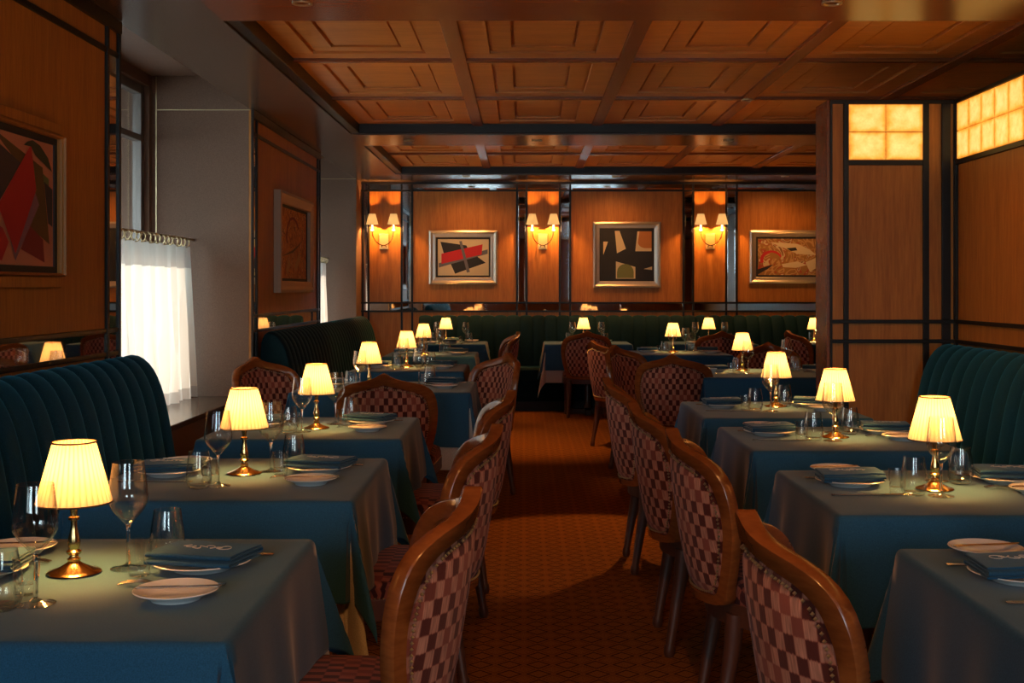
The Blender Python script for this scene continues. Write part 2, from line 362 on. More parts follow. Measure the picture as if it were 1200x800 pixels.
# ceiling: lacquered soffit with two coffered fields
F1 = (-1.305, 3.25, 5.18, 9.04); F2 = (-1.305, 3.25, 9.70, 12.20)
ceil = MB()
def slab(x0, x1, y0, y1): ceil.box(x0, x1, y0, y1, ZS, ZS+0.14)
slab(XL, F1[0], YF-0.2, YB); slab(F1[1], XR, YF-0.2, YB)
slab(F1[0], F1[1], F1[3], F2[2]); slab(F1[0], F1[1], F2[3], YB)
ceil.box(XL-0.7, XR+0.2, YF-0.2, YB+0.2, 2.70, 2.80)
ceiling = ceil.build('ceiling', 'soffit_lacquer', kind='structure')
MB().box(F1[0], F1[1], YF-0.2, F1[2], ZS, ZS+0.14).build('beam', 'beam_wood', ceiling)
for nm, F, xs, ys in (('a', F1, (-0.35, 0.55, 1.45, 2.35), (6.47, 7.76)), ('b', F2, (-0.38, 0.56, 1.46, 2.36), (10.95,))):
    zb = 2.505; t = 0.06
    r_ = MB(); x0, x1, y0, y1 = F
    r_.box(x0, x0+t, y0, y1, ZS+0.012, 2.58); r_.box(x1-t, x1, y0, y1, ZS+0.012, 2.58); r_.box(x0+t, x1-t, y0, y0+0.03, ZS+0.012, 2.58); r_.box(x0+t, x1-t, y1-0.03, y1, ZS+0.012, 2.58)
    r_.build('ceiling_molding', 'black_trim', ceiling, bevel=0.004)
    bm_ = MB()
    for x in xs: bm_.box(x-0.04, x+0.04, y0+0.03, y1-0.03, zb, 2.60)
    edges = [x0+t] + [v for x in xs for v in (x-0.04, x+0.04)] + [x1-t]
    for y in ys:
        for k in range(0, len(edges), 2): bm_.box(edges[k], edges[k+1], y-0.022, y+0.022, zb, 2.60)
    bm_.build('ceiling_beam_grid', 'beam_wood', ceiling, bevel=0.003)
    yedges = [y0+0.03] + [v for y in ys for v in (y-0.022, y+0.022)] + [y1-0.03]
    for k in range(0, len(edges), 2):
        for j in range(0, len(yedges), 2):
            a0, a1, b0, b1 = edges[k], edges[k+1], yedges[j], yedges[j+1]
            c_ = MB()
            def fr_(a0, a1, b0, b1, w, z):
                c_.box(a0, a1, b0, b0+w, z, 2.62); c_.box(a0, a1, b1-w, b1, z, 2.62); c_.box(a0, a0+w, b0+w, b1-w, z, 2.62); c_.box(a1-w, a1, b0+w, b1-w, z, 2.62)
            fr_(a0, a1, b0, b1, 0.13, 2.522)
            fr_(a0+0.13, a1-0.13, b0+0.13, b1-0.13, 0.016, 2.540)
            fr_(a0+0.146, a1-0.146, b0+0.146, b1-0.146, 0.10, 2.532)
            fr_(a0+0.246, a1-0.246, b0+0.246, b1-0.246, 0.014, 2.552)
            c_.box(a0+0.26, a1-0.26, b0+0.26, b1-0.26, 2.540, 2.62)
            c_.build('coffer_panel', 'ceiling_wood', ceiling, bevel=0.002)

# left wall: piers and bays
wl = MB()
wl.box(XO, XL-0.012, YF-0.2, W1[0], 0, 2.70); wl.box(XO, XL-0.012, W1[1]+0.002, W2[0], 0, 2.70); wl.box(XO, XL, W2[1]+0.002, YB+0.2, 0, 2.70)
wl.box(XO, XL-0.03, W1[0], W1[1], 0, 0.55); wl.box(XO, XL-0.03, W2[0], W2[1], 0, 0.55)
wl.box(XO-0.25, XO, YF-0.2, W1[0]+0.05, 0, 2.8); wl.box(XO-0.25, XO, W1[1]-0.05, W2[0]+0.05, 0, 2.8); wl.box(XO-0.25, XO, W2[1]-0.05, YB+0.2, 0, 2.8)
wl.box(XO-0.25, XO, W1[0]+0.05, W1[1]-0.05, 0, 0.55); wl.box(XO-0.25, XO, W2[0]+0.05, W2[1]-0.05, 0, 0.55)
wl.box(XO-0.25, XO, W1[0]+0.05, W1[1]-0.05, 2.58, 2.8); wl.box(XO-0.25, XO, W2[0]+0.05, W2[1]-0.05, 2.58, 2.8)
wall_left = wl.build('wall_left', 'linen_wall', kind='structure')
for k, (a, b_) in enumerate((W1, W2)):
    MB().box(XO, XL-0.005, a, b_, 2.655, 2.70).build('bay_ceiling', 'linen_wall', wall_left)
    MB().box(XO-0.05, XL-0.015, a+0.002, b_-0.002, 0.555, 0.585).build('window_sill', 'sill_stone', wall_left, bevel=0.004)
    MB().box(XO+0.03, XL-0.002, b_-0.004, b_+0.001, 2.433, 2.438).box(XO+0.028, XO+0.034, b_-0.004, b_+0.001, 0.59, 2.65).build('reveal_bead', 'old_brass', wall_left)
    w = MB(); a2, b2 = a+0.05, b_-0.05; xw = XO-0.09
    for (y0, y1, z0, z1) in ((a2, a2+0.06, 0.56, 2.58), (b2-0.06, b2, 0.56, 2.58), (a2+0.06, b2-0.06, 2.52, 2.58), (a2+0.06, b2-0.06, 0.56, 0.62), (a2+0.06, b2-0.06, 2.22, 2.26), ((a2+b2)/2-0.025, (a2+b2)/2+0.025, 0.62, 2.22)):
        w.box(xw, xw+0.06, y0, y1, z0, z1)
    wd = w.build('window_%d' % (k+1), 'window_metal', kind='structure', bevel=0.004)
    MB().box(xw+0.028, xw+0.032, a2+0.06, b2-0.06, 0.62, 2.52).build('window_pane', 'clear_glass', wd)
# outside: awnings and the facade across the street
for k, (a, b_) in enumerate((W1, W2)):
    aw = MB(); n = 24; y0, y1 = a-0.6, b_+1.6
    vs = [(-2.64, y0, 2.84), (-2.64, y1, 2.84), (-3.70, y0, 2.36), (-3.70, y1, 2.36), (-2.64, y0, 2.86), (-2.64, y1, 2.86), (-3.72, y0, 2.38), (-3.72, y1, 2.38)]
    aw.add(vs, [(0,1,3,2),(4,6,7,5),(0,2,6,4),(1,5,7,3)])
    for q in range(n):
        ya, yb = y0+(y1-y0)*q/n, y0+(y1-y0)*(q+1)/n
        aw.add([(-3.72, ya, 2.38), (-3.72, yb, 2.38), (-3.72, yb, 2.25), (-3.72, (ya+yb)/2, 2.22), (-3.72, ya, 2.25), (-3.70, ya, 2.38), (-3.70, yb, 2.38), (-3.70, yb, 2.25), (-3.70, (ya+yb)/2, 2.22), (-3.70, ya, 2.25)],
               [(0,1,2,3,4), (9,8,7,6,5), (4,3,8,9), (3,2,7,8)])
    tag(aw.build('window_awning', 'awning_canvas'), ('brown canvas awning outside the near bay window', 'brown canvas awning outside the far bay window')[k], 'awning')
fa = MB(); fa.box(-12.2, -12, -4, 34, 0, 4.6)
facade = fa.build('wall_street_facade', 'street_stone', kind='structure')
fw = MB()
for q in range(14):
    for z in (0.4, 2.5): fw.box(-12.03, -11.95, -3+q*2.6, -1.8+q*2.6, z, z+1.8)
fw.build('facade_window', 'awning_canvas', facade)
MB().box(-14, -2.7, -8, 36, -0.3, -0.15).build('floor_street', 'street_ground', kind='structure')

# generic wall panelling: P maps (u, z, depth) boxes onto a wall
class Face:
    def __init__(s, fn): s.fn = fn
    def box(s, mb, u0, u1, z0, z1, d0, d1, mi=0):
        (xa, ya), (xb, yb) = s.fn(u0, d0), s.fn(u1, d1)
        mb.box(min(xa, xb), max(xa, xb), min(ya, yb), max(ya, yb), z0, z1, mi)
left = Face(lambda u, d: (XL + d, u)); back = Face(lambda u, d: (u, YB - d))
part = Face(lambda u, d: (u, 6.25 - d)); rightw = Face(lambda u, d: (2.26 - d, u))

def left_pier(y0, y1, posts):
    p = MB(); left.box(p, y0, y1, 0.06, 2.438, -0.010, 0.004); p.build('wood_panel', 'panel_wood', wall_left)
    t = MB()
    for z0, z1, d in ((2.385, 2.438, 0.022), (2.275, 2.30, 0.014), (1.092, 1.112, 0.014), (0.992, 1.012, 0.014), (0.0, 0.10, 0.016)):
        left.box(t, y0, y1, z0, z1, 0.004, d)
    for a, b_ in posts: left.box(t, a, b_, 0.10, 2.385, 0.004, 0.018)
    t.build('wall_trim', 'black_trim', wall_left, bevel=0.002)
left_pier(YF, W1[0], [(5.03, 5.055), (5.175, 5.20)])
left_pier(W1[1], W2[0], [(W1[1]+0.0, W1[1]+0.03), (W1[1]+0.12, W1[1]+0.15), (10.17, 10.20), (10.275, 10.30)])
mm_ = MB()
left.box(mm_, YF, 5.03, 1.013, 1.091, 0.004, 0.010); left.box(mm_, 5.056, 5.174, 0.10, 2.274, 0.004, 0.010)
left.box(mm_, 7.881, 10.169, 1.013, 1.091, 0.004, 0.010); left.box(mm_, 7.761, 7.849, 0.10, 2.274, 0.004, 0.010); left.box(mm_, 10.201, 10.274, 0.10, 2.274, 0.004, 0.010)
mm_.build('mirror_strip', 'mirror', wall_left)

# back wall
wb_ = MB().box(XL-0.7, XR+0.2, YB, YB+0.2, 0, 2.8)
wall_back = wb_.build('wall_back', 'dark_wood', kind='structure')
def px(x): return (x-614)*YB/1400
p = MB(); back.box(p, XL, XR, 0.06, 2.438, 0.0, 0.006); p.build('wood_panel', 'panel_wood', wall_back)
strips = [(422, 431), (472, 482), (607, 616), (657, 667), (802, 811), (852, 862), (997, 1006), (1047, 1057)]
t = MB(); mir = MB()
rz = [(1.117, 1.135), (1.024, 1.042), (2.335, 2.352), (2.415, 2.438)]
for z0, z1 in rz: back.box(t, XL, XR, z0, z1, 0.006, 0.018)
back.box(t, XL, XR, 0, 0.1, 0.006, 0.02)
for a, b_ in strips:
    A, B = px(a), px(b_)
    if A < XL+0.03: A = XL+0.03
    for (u0, u1) in ((A-0.022, A), (B, B+0.022)):
        for z0, z1 in ((0.1, 1.024), (1.042, 1.117), (1.135, 2.335), (2.352, 2.415)): back.box(t, u0, u1, z0, z1, 0.006, 0.018)
    back.box(mir, A, B, 1.135, 2.335, 0.006, 0.012)
    # bevelled edges catch the light
    back.box(mir, A+0.004, A+0.012, 1.14, 2.33, 0.012, 0.016); back.box(mir, B-0.012, B-0.004, 1.14, 2.33, 0.012, 0.016)
back.box(mir, XL, XR, 1.042, 1.117, 0.006, 0.012); back.box(mir, XL, XR, 2.352, 2.415, 0.006, 0.012)
t.build('wall_trim', 'black_trim', wall_back, bevel=0.002); mir.build('mirror_strip', 'mirror', wall_back, bevel=0.0015)

# right outer wall, front wall with street window
MB().box(XR, XR+0.2, YF-0.2, YB, 0, 2.8).build('wall_right', 'panel_wood', kind='structure')
f = MB(); yf0, yf1 = YF-0.2, YF
WF = ((-2.6, -0.5), (1.05, 2.25)); zf0, zf1 = 1.0, 2.4
f.box(-3, XR+0.2, yf0, yf1, 0, zf0); f.box(-3, XR+0.2, yf0, yf1, zf1, 2.8)
f.box(-3, WF[0][0], yf0, yf1, zf0, zf1); f.box(WF[0][1], WF[1][0], yf0, yf1, zf0, zf1); f.box(WF[1][1], XR+0.2, yf0, yf1, zf0, zf1)
f.build('wall_front', 'panel_wood', kind='structure')
for k, (x0, x1) in enumerate(WF):
    w = MB(); xm = (x0+x1)/2
    for a, b_, z0, z1 in ((x0, x0+0.06, zf0, zf1), (x1-0.06, x1, zf0, zf1), (x0+0.06, x1-0.06, zf0, zf0+0.06), (x0+0.06, x1-0.06, zf1-0.06, zf1), (xm-0.03, xm+0.03, zf0+0.06, zf1-0.06)):
        w.box(a, b_, YF-0.14, YF-0.08, z0, z1)
    wd = w.build('window_%d' % (k+3), 'window_metal', kind='structure', bevel=0.004)
    MB().box(x0+0.06, x1-0.06, YF-0.112, YF-0.108, zf0+0.06, zf1-0.06).build('window_pane', 'clear_glass', wd)

# booth screen on the right: front face at y=6.25, side wall at x=2.26
def q(x): return (x-614)*6.25/1400
ZT = 2.265
booth = MB().box(1.60, 2.36, 6.262, 6.47, 0, ZT).build('wall_booth', 'panel_wood', kind='structure', bevel=0.003)
booth2 = MB().box(2.272, 2.36, 0.6, 6.262, 0, ZT).build('wall_booth_side', 'panel_wood', kind='structure', bevel=0.003)
p = MB(); p2 = MB(); t2 = MB(); part.box(p, 1.60, 2.255, 0.05, ZT, -0.010, 0.0); rightw.box(p2, 0.6, 6.25, 0.05, ZT, -0.010, 0.0)
p.build('wood_panel', 'panel_wood', booth); p2.build('wood_panel', 'panel_wood', booth2)
t = MB()
ZG0, ZG1 = 1.95, ZT-0.025
zsplit = [(0.1, 0.995), (1.015, 1.098), (1.118, ZT-0.02)]
for z0, z1 in ((1.098, 1.118), (0.995, 1.015), (0, 0.1), (ZT-0.02, ZT)):
    part.box(t, 1.60, 2.25, z0, z1, 0, 0.012); rightw.box(t2, 0.6, 6.235, z0, z1, 0, 0.012)
for a, b_, dd in ((971, 975, 0.012), (988, 994, 0.014), (1081, 1088, 0.014), (1103, 1113, 0.016), (1117, 1121, 0.012)):
    for z0, z1 in zsplit: part.box(t, max(q(a), 1.60), min(q(b_), 2.25), z0, z1, 0, dd)
part.box(t, q(994), q(1081), 1.925, 1.95, 0, 0.012); rightw.box(t2, 0.6, 6.22, 1.925, 1.95, 0, 0.012)
for z0, z1 in zsplit: rightw.box(t2, 6.215, 6.235, z0, z1, 0, 0.012)
MB().box(1.585, 1.60, 6.25, 6.49, 0, ZT).build('corner_post', 'beam_wood', booth, bevel=0.002)
t.build('wall_trim', 'black_trim', booth, bevel=0.002); t2.build('wall_trim', 'black_trim', booth2, bevel=0.002)
def onyx(face, label, us, zs):
    root = thing('light_panel', label, 'light panel', (0, 0, 0))
    for i in range(len(us)-1):
        for j in range(len(zs)-1):
            u0, u1, z0, z1 = us[i]+0.002, us[i+1]-0.002, zs[j]+0.002, zs[j+1]-0.002
            b_ = MB(); face.box(b_, u0, u1, z0, z1, 0.001, 0.010)
            for k, f_ in enumerate(b_.f):
                uvs = []
                for vi in f_:
                    x, y, z = b_.v[vi]; uu = x if face is part else y
                    uvs.append(((uu-u0)/(u1-u0), (z-z0)/(z1-z0)))
                b_.uv[k] = uvs
            b_.build('onyx_tile', 'onyx_glow', root)
    g = MB(); face.box(g, us[0], us[-1], zs[0], zs[-1], 0.0, 0.0008); g.build('backing', 'art_ochre', root)
    return root
onyx(part, 'small backlit onyx light panel of four tiles above wooden screen', [q(994), q(1037.5), q(1081)], [1.952, 2.098, 2.243])
onyx(rightw, 'long backlit onyx light panel above right booth banquette', [6.21-0.166*k for k in range(0, 24)][::-1], [1.952, 2.098, 2.243])

# baseboards behind seating are part of the wall trim above

# ------------------------------------------------------------------ added downlights
for k, (loc, tgt, pw, an) in enumerate(DOWN):
    nm = ['in the coffered ceiling beyond the screen', 'over the aisle in the middle beam', 'at the left of the middle beam', 'at the right of the middle beam',
          'over the third left table', 'over the third right table', 'over the front left table', 'over the front right table', 'before the left painting', 'before the middle painting', 'before the right painting', 'over the near end of the aisle'][k]
    r_ = thing('added_downlight', 'small added recessed brass downlight ' + nm, 'light', (loc[0], loc[1], loc[2]+0.02), 0, 'added ceiling downlights')
    MB().lathe([(0.030, -0.001), (0.042, -0.001), (0.042, -0.006), (0.032, -0.006)], 24, closed=True).build('trim_ring', 'old_brass', r_, smooth=True)
    s_ = spot('downlight_beam', (0, 0, -0.012), (0, 0, -1), pw, WARM, an, (0.35 if an < 40 else 1.0), 0.05)
    s_.parent = r_; s_.rotation_euler = (Vector(tgt)-Vector(loc)).to_track_quat('-Z', 'Y').to_euler()

# ------------------------------------------------------------------ banquettes
PROF = [(0.015, 0.44), (0.015, 0.90), (0.03, 0.965), (0.065, 0.992), (0.11, 0.985), (0.155, 0.945), (0.19, 0.88), (0.215, 0.80), (0.235, 0.70), (0.252, 0.60), (0.268, 0.50), (0.275, 0.44)]
def smooth_profile(P, it=2):
    for _ in range(it):
        Q = [P[0]]
        for a, b_ in zip(P[:-1], P[1:]):
            Q.append((a[0]*.75+b_[0]*.25, a[1]*.75+b_[1]*.25)); Q.append((a[0]*.25+b_[0]*.75, a[1]*.25+b_[1]*.75))
        Q.append(P[-1]); P = Q
    return P
def banquette(label, fn, u0, u1, fabric, seat_d=0.66, pitch=0.135, ztop=1.0, cut_start=True):
    root = thing('banquette', label, 'banquette', (*fn((u0+u1)/2, 0.3), 0))
    ox, oy = root.location.x, root.location.y
    P = smooth_profile(PROF, 1); nC = round((u1-u0)/pitch); sub = 8; vs = []; fs = []
    P = [(a, 0.44 + (z-0.44)*(ztop-0.44)/0.552) for a, z in P]
    nr = nC*sub+1; cx_ = sum(p[0] for p in P)/len(P)
    for i in range(nr):
        t_ = (i % sub)/sub; bul = math.sqrt(max(0.0, 1-(2*t_-1)**2)); u = u0+(u1-u0)*i/(nC*sub)
        for j, (d_, z) in enumerate(P):
            w_ = min(1.0, max(0.0, (j-2)/5.0)); k_ = -0.016*(1-bul)*w_
            # inward along profile normal
            a = P[max(j-1, 0)]; b_ = P[min(j+1, len(P)-1)]; tx_, tz_ = b_[0]-a[0], b_[1]-a[1]; l_ = math.hypot(tx_, tz_)
            nx_, nz_ = -tz_/l_, tx_/l_
            dd, zz = d_ - k_*(-nx_ if False else nx_)*(-1), z + k_*nz_
            dd = d_ + k_*nx_; x, y = fn(u, dd); vs.append((x-ox, y-oy, zz))
    n = len(P)
    for i in range(nr-1):
        for j in range(n-1): fs.append((i*n+j, i*n+j+1, (i+1)*n+j+1, (i+1)*n+j))
    fs.append(tuple(range(n))); fs.append(tuple(range((nr-1)*n, nr*n)))
    o = MB().add(vs, fs).build('backrest', fabric, root, smooth=True)
    F = Face(lambda u, d: (fn(u, d)[0]-ox, fn(u, d)[1]-oy))
    s_ = MB(); F.box(s_, u0+0.004, u1-0.004, 0.30, 0.455, 0.02, seat_d); s_.build('seat', fabric, root, bevel=0.03, smooth=True)
    s_ = MB(); F.box(s_, u0+0.01, u1-0.01, 0.10, 0.298, 0.02, seat_d-0.04); s_.build('base', fabric, root, bevel=0.006)
    s_ = MB(); F.box(s_, u0+0.02, u1-0.02, 0.0, 0.099, 0.02, seat_d-0.07); s_.build('plinth', 'black_trim', root)
    return root
banquette('dark teal velvet channelled banquette along left wall nearest the viewer', lambda u, d: (XL+0.02+d, u), 0.7, 5.15, 'teal_velvet', 0.56)
banquette('long green velvet channelled banquette on left wall under framed amber painting', lambda u, d: (XL+0.02+d, u), 7.86, 12.35, 'green_velvet', 0.56)
banquette('green velvet banquette running along the whole back wall', lambda u, d: (u, YB-0.02-d), -1.13, 4.15, 'green_velvet', 0.54, ztop=0.995)
banquette('teal velvet channelled banquette in booth under long glowing light panel', lambda u, d: (2.26-0.015-d, u), 0.7, 6.15, 'teal_velvet', 0.62)

# ------------------------------------------------------------------ curtains
def curtain(label, xc, y0, y1, rings):
    root = thing('cafe_curtain', label, 'curtain', (xc, (y0+y1)/2, 0.59))
    nn = 160; nz = 14; H = 0.955; vs = []; bands = [0, 0.10, 1.0]
    def P(i, k):
        t_ = i/nn; z = H*k/nz; spread = 1.0 + 0.04*(1-z/H)
        amp = 0.012 + 0.03*(1-z/H)
        y = (t_-0.5)*(y1-y0)*spread + 0.018*math.sin(t_*41+z*3)*(1-z/H)
        x = amp*math.sin(t_*2*PI*rings*0.62+0.8*math.sin(z*2.1)+0.7*math.sin(t_*9)) + amp*0.4*math.sin(t_*2*PI*rings*1.7+z)
        return (x, y, z + 0.004*math.sin(t_*60))
    for nm_, k0, k1, m_ in (('sheer_fabric', 1, 12, 'curtain_sheer'), ('heading_band', 12, 14, 'curtain_band'), ('hem_band', 0, 1, 'curtain_band')):
        b_ = MB(); vs = []; fs = []; K = k1-k0+1
        for i in range(nn+1):
            for k in range(k0, k1+1): vs.append(P(i, k))
        for i in range(nn):
            for k in range(K-1): fs.append((i*K+k, (i+1)*K+k, (i+1)*K+k+1, i*K+k+1))
        b_.add(vs, fs).build(nm_, m_, root, smooth=True)
    for r in range(rings):
        t_ = (r+0.5)/rings; y = (t_-0.5)*(y1-y0)
        tl = random.uniform(-0.5, 0.5)
        pts = [(0.030*math.cos(a)*math.cos(PI/2+tl), y+0.030*math.cos(a)*math.sin(tl)*0.6, H+0.030+0.030*math.sin(a)) for a in [2*PI*k/16 for k in range(16)]]
        pts = [(0.030*math.cos(a)*math.cos(tl), y+0.030*math.cos(a)*math.sin(tl), H+0.026+0.030*math.sin(a)) for a in [2*PI*k/16 for k in range(16)]]
        MB().tube(pts, 0.0036, 6, closed=True).build('curtain_ring', 'old_brass', root, smooth=True)
    return root
curtain('white sheer cafe curtain with brass rings in the near bay window', -2.14, 5.32, 7.60, 26)
curtain('white sheer cafe curtain sliver in the far bay window', -2.06, 10.5, 12.42, 24)
tag(MB().tube([(-2.14, 5.202, 1.595), (-2.14, 7.728, 1.595)], 0.008, 10).build('curtain_rod', 'old_brass', smooth=True), 'thin brass curtain rod across the near bay window', 'curtain rod')
tag(MB().tube([(-2.06, 10.302, 1.595), (-2.06, 12.598, 1.595)], 0.008, 10).build('curtain_rod', 'old_brass', smooth=True), 'thin brass curtain rod across the far bay window', 'curtain rod')

# ------------------------------------------------------------------ paintings
def painting(label, fn, W, H, fw, frame_mat, bg, polys, depth=0.03, liner=0.012):
    """fn(u, z, d) -> world offset from the picture's centre; u right, d out of the wall"""
    root = thing('framed_painting', label, 'painting', fn(0, 0, 0))
    o = Vector(fn(0, 0, 0))
    def L_(u, z, d): return tuple(Vector(fn(u, z, d)) - o)
    # moulded frame: profile swept round the rectangle
    prof = [(0.0, 0.0), (0.0, depth), (fw*0.25, depth+0.006), (fw*0.55, depth-0.004), (fw*0.9, depth-0.008), (fw, depth-0.014), (fw, 0.0)]
    vs = []; fs = []; n = len(prof)
    for (sx_, sz_) in ((-1, -1), (1, -1), (1, 1), (-1, 1)):
        for (a, d) in prof: vs.append(L_(sx_*(W/2-a), sz_*(H/2-a), d))
    for c in range(4):
        for j in range(n):
            fs.append((c*n+j, ((c+1) % 4)*n+j, ((c+1) % 4)*n+(j+1) % n, c*n+(j+1) % n))
    MB().add(vs, fs).build('frame', frame_mat, root, bevel=0.001)
    w, h = W/2-fw, H/2-fw; b_ = MB()
    for (u0, u1, z0, z1) in ((-w, w, h-liner, h), (-w, w, -h, -h+liner), (-w, -w+liner, -h+liner, h-liner), (w-liner, w, -h+liner, h-liner)):
        q8 = [L_(u, z, d) for z in (z0, z1) for d in (0.001, 0.014) for u in (u0, u1)]
        b_.add(q8, [(0,2,3,1),(4,5,7,6),(0,1,5,4),(2,6,7,3),(0,4,6,2),(1,3,7,5)])
    b_.build('liner', 'art_black', root)
    w -= liner; h -= liner; mats = [bg]; b_ = MB()
    q8 = [L_(u, z, d) for z in (-h, h) for d in (0.001, 0.008) for u in (-w, w)]
    b_.add(q8, [(0,2,3,1),(4,5,7,6),(0,1,5,4),(2,6,7,3),(0,4,6,2),(1,3,7,5)])
    for k, (mt, pts) in enumerate(polys):
        if mt not in mats: mats.append(mt)
        d0, d1 = 0.0082, 0.0086+0.0004*k; np_ = len(pts)
        v_ = [L_((u-0.5)*2*w, (z-0.5)*2*h, d1) for u, z in pts]
        b_.add(v_, [tuple(range(np_))], mi=mats.index(mt))
    b_.build('canvas', mats, root)
    return root
def wallpic(x0, x1, y0, y1):
    X0, X1 = px(x0), px(x1); Z1, Z0 = EYE+(338-y0)*YB/1400, EYE+(338-y1)*YB/1400
    cx_, cz = (X0+X1)/2, (Z0+Z1)/2
    return (lambda u, z, d: (cx_+u, YB-0.008-d, cz+z)), X1-X0, Z1-Z0
fn, w, h = wallpic(503, 583, 270, 333)
painting('silver-framed abstract painting with red bar over black shapes on back wall', fn, w, h, 0.075, 'silver_frame', 'art_cream', [
    ('art_black', [(0.05,0.93),(0.56,0.83),(0.66,0.55),(0.15,0.45)]), ('art_black', [(0.22,0.42),(0.75,0.55),(0.94,0.35),(0.34,0.05)]),
    ('art_grey', [(0.02,0.22),(0.98,0.60),(0.98,0.72),(0.02,0.34)]), ('art_red', [(0.07,0.32),(0.86,0.58),(0.88,0.86),(0.07,0.60)]),
    ('art_grey', [(0.42,0.94),(0.47,0.95),(0.63,0.10),(0.57,0.08)])], liner=0.02)
fn, w, h = wallpic(695, 774, 260, 337)
def arc(cx_, cz, rx, rz_, a0, a1, n=12): return [(cx_+rx*math.cos(math.radians(a0+(a1-a0)*k/n)), cz+rz_*math.sin(math.radians(a0+(a1-a0)*k/n))) for k in range(n+1)]
painting('silver-framed dark painting with cream, rust and green shapes on back wall', fn, w, h, 0.07, 'silver_frame', 'art_black', [
    ('art_cream', [(0.27,0.97),(0.36,0.97),(0.48,0.62),(0.31,0.53)]), ('art_cream', [(0.05,0.76),(0.14,0.76),(0.05,0.50)]),
    ('art_cream', [(0.70,0.96),(0.97,0.96),(0.97,0.57),(0.66,0.57)]), ('art_rust', [(0.74,0.96),(0.97,0.96),(0.97,0.63)]+arc(0.86, 0.75, 0.15, 0.12, 270, 180, 6)),
    ('art_cream', [(0.29,0.37),(0.66,0.26),(0.66,0.03),(0.29,0.03)]), ('art_olive', [(0.63,0.04),(0.63,0.16)]+arc(0.47, 0.16, 0.16, 0.16, 0, 180, 8)+[(0.31,0.04)]),
    ('art_cream', [(0.82,0.22),(0.98,0.27),(0.98,0.20)])], liner=0.012)
fn, w, h = wallpic(878, 990, 270, 332)
painting('silver-framed painting of swirling ochre and cream shapes on back wall', fn, w, h, 0.07, 'silver_frame', 'swirl_canvas', [
    ('art_cream', [(0.15,0.90),(0.50,0.86),(0.66,0.70),(0.74,0.55),(0.50,0.58),(0.30,0.78)]), ('art_cream', [(0.30,0.30),(0.50,0.38),(0.62,0.28),(0.48,0.20),(0.32,0.22)]),
    ('art_red', arc(0.17, 0.42, 0.14, 0.26, 20, 200, 14)+arc(0.17, 0.42, 0.10, 0.18, 200, 20, 14)),
    ('art_black', [(0.0,0.02),(0.0,0.16),(0.20,0.30),(0.12,0.16)]), ('art_black', [(0.36,0.74),(0.48,0.76),(0.50,0.68),(0.42,0.66)]),
    ('art_ochre', arc(0.17, 0.42, 0.12, 0.20, 10, 100, 8)+[(0.16,0.45)]), ('art_cream', [(0.60,0.35),(0.78,0.52),(0.80,0.30),(0.66,0.08)])], liner=0.02)
def leftpic(y0, y1, z0, z1):
    cy_, cz = (y0+y1)/2, (z0+z1)/2
    return (lambda u, z, d: (XL+0.006+d, cy_+u, cz+z)), y1-y0, z1-z0
fn, w, h = leftpic(3.35, 4.49, 1.325, 1.850)
def pa(v):
    out = []
    for x, y in v:
        X_ = x/3.6375; Y_ = -XL*1400/(614-X_); Z_ = EYE+(338-(130+y/3.6375))*Y_/1400
        out.append((min(1, max(0, (Y_-3.384)/1.072)), min(1, max(0, (Z_-1.359)/0.457))))
    return out
painting('bold abstract painting of red spike in wooden tray frame on near left wall', fn, w, h, 0.012, 'panel_wood', 'art_peach', [
    ('art_brown', pa([(-60, 60), (165, 240), (195, 570), (90, 480), (120, 300)])), ('art_olive', pa([(165, 265), (192, 290), (192, 335), (170, 310)])),
    ('art_slate', pa([(-260, 0), (-120, 20), (70, 220), (-20, 380), (-300, 330)])), ('art_slate', pa([(170, 300), (206, 335), (206, 495), (188, 480)])),
    ('art_wine', pa([(105, 485), (165, 550), (172, 648), (70, 590)])), ('art_wine', pa([(-340, 420), (-200, 380), (-150, 600), (-300, 640)])),
    ('art_mauve', pa([(130, 345), (148, 400), (45, 640), (-5, 425), (40, 480)])),
    ('art_red', pa([(112, 140), (135, 335), (45, 610), (-30, 400)])), ('art_red', pa([(-120, 420), (-10, 500), (15, 560), (-15, 640), (-100, 600)])),
    ('art_green', pa([(80, 142), (95, 128), (118, 122), (150, 145), (185, 200), (202, 260), (165, 222), (130, 188), (112, 150)]))], depth=0.04, liner=0.024)
tag(MB().box(XL+0.004, XL+0.04, 3.33, 4.47, 1.853, 1.892).build('picture_batten', 'panel_wood', bevel=0.003), 'wooden batten above the red spike painting', 'picture batten')
tag(MB().box(XL+0.004, XL+0.04, 3.33, 4.47, 1.283, 1.322).build('picture_batten', 'panel_wood', bevel=0.003), 'wooden batten below the red spike painting', 'picture batten')
fn, w, h = leftpic(8.42, 9.74, 1.25, 1.98)
painting('amber abstract painting in deep pale wooden frame between the left bay windows', fn, w, h, 0.085, 'pale_frame', 'amber_canvas', [
    ('art_sand', [(0.30,0.05),(0.42,0.20),(0.36,0.30),(0.26,0.12)]), ('art_sand', [(0.60,0.10),(0.78,0.30),(0.74,0.42),(0.56,0.18)]),
    ('art_wine', arc(0.5, 0.6, 0.24, 0.30, 30, 200, 12)+arc(0.5, 0.6, 0.20, 0.26, 200, 30, 12)), ('art_brown', [(0.1,0.3),(0.5,0.42),(0.9,0.60),(0.5,0.38)])], depth=0.05, liner=0.02)

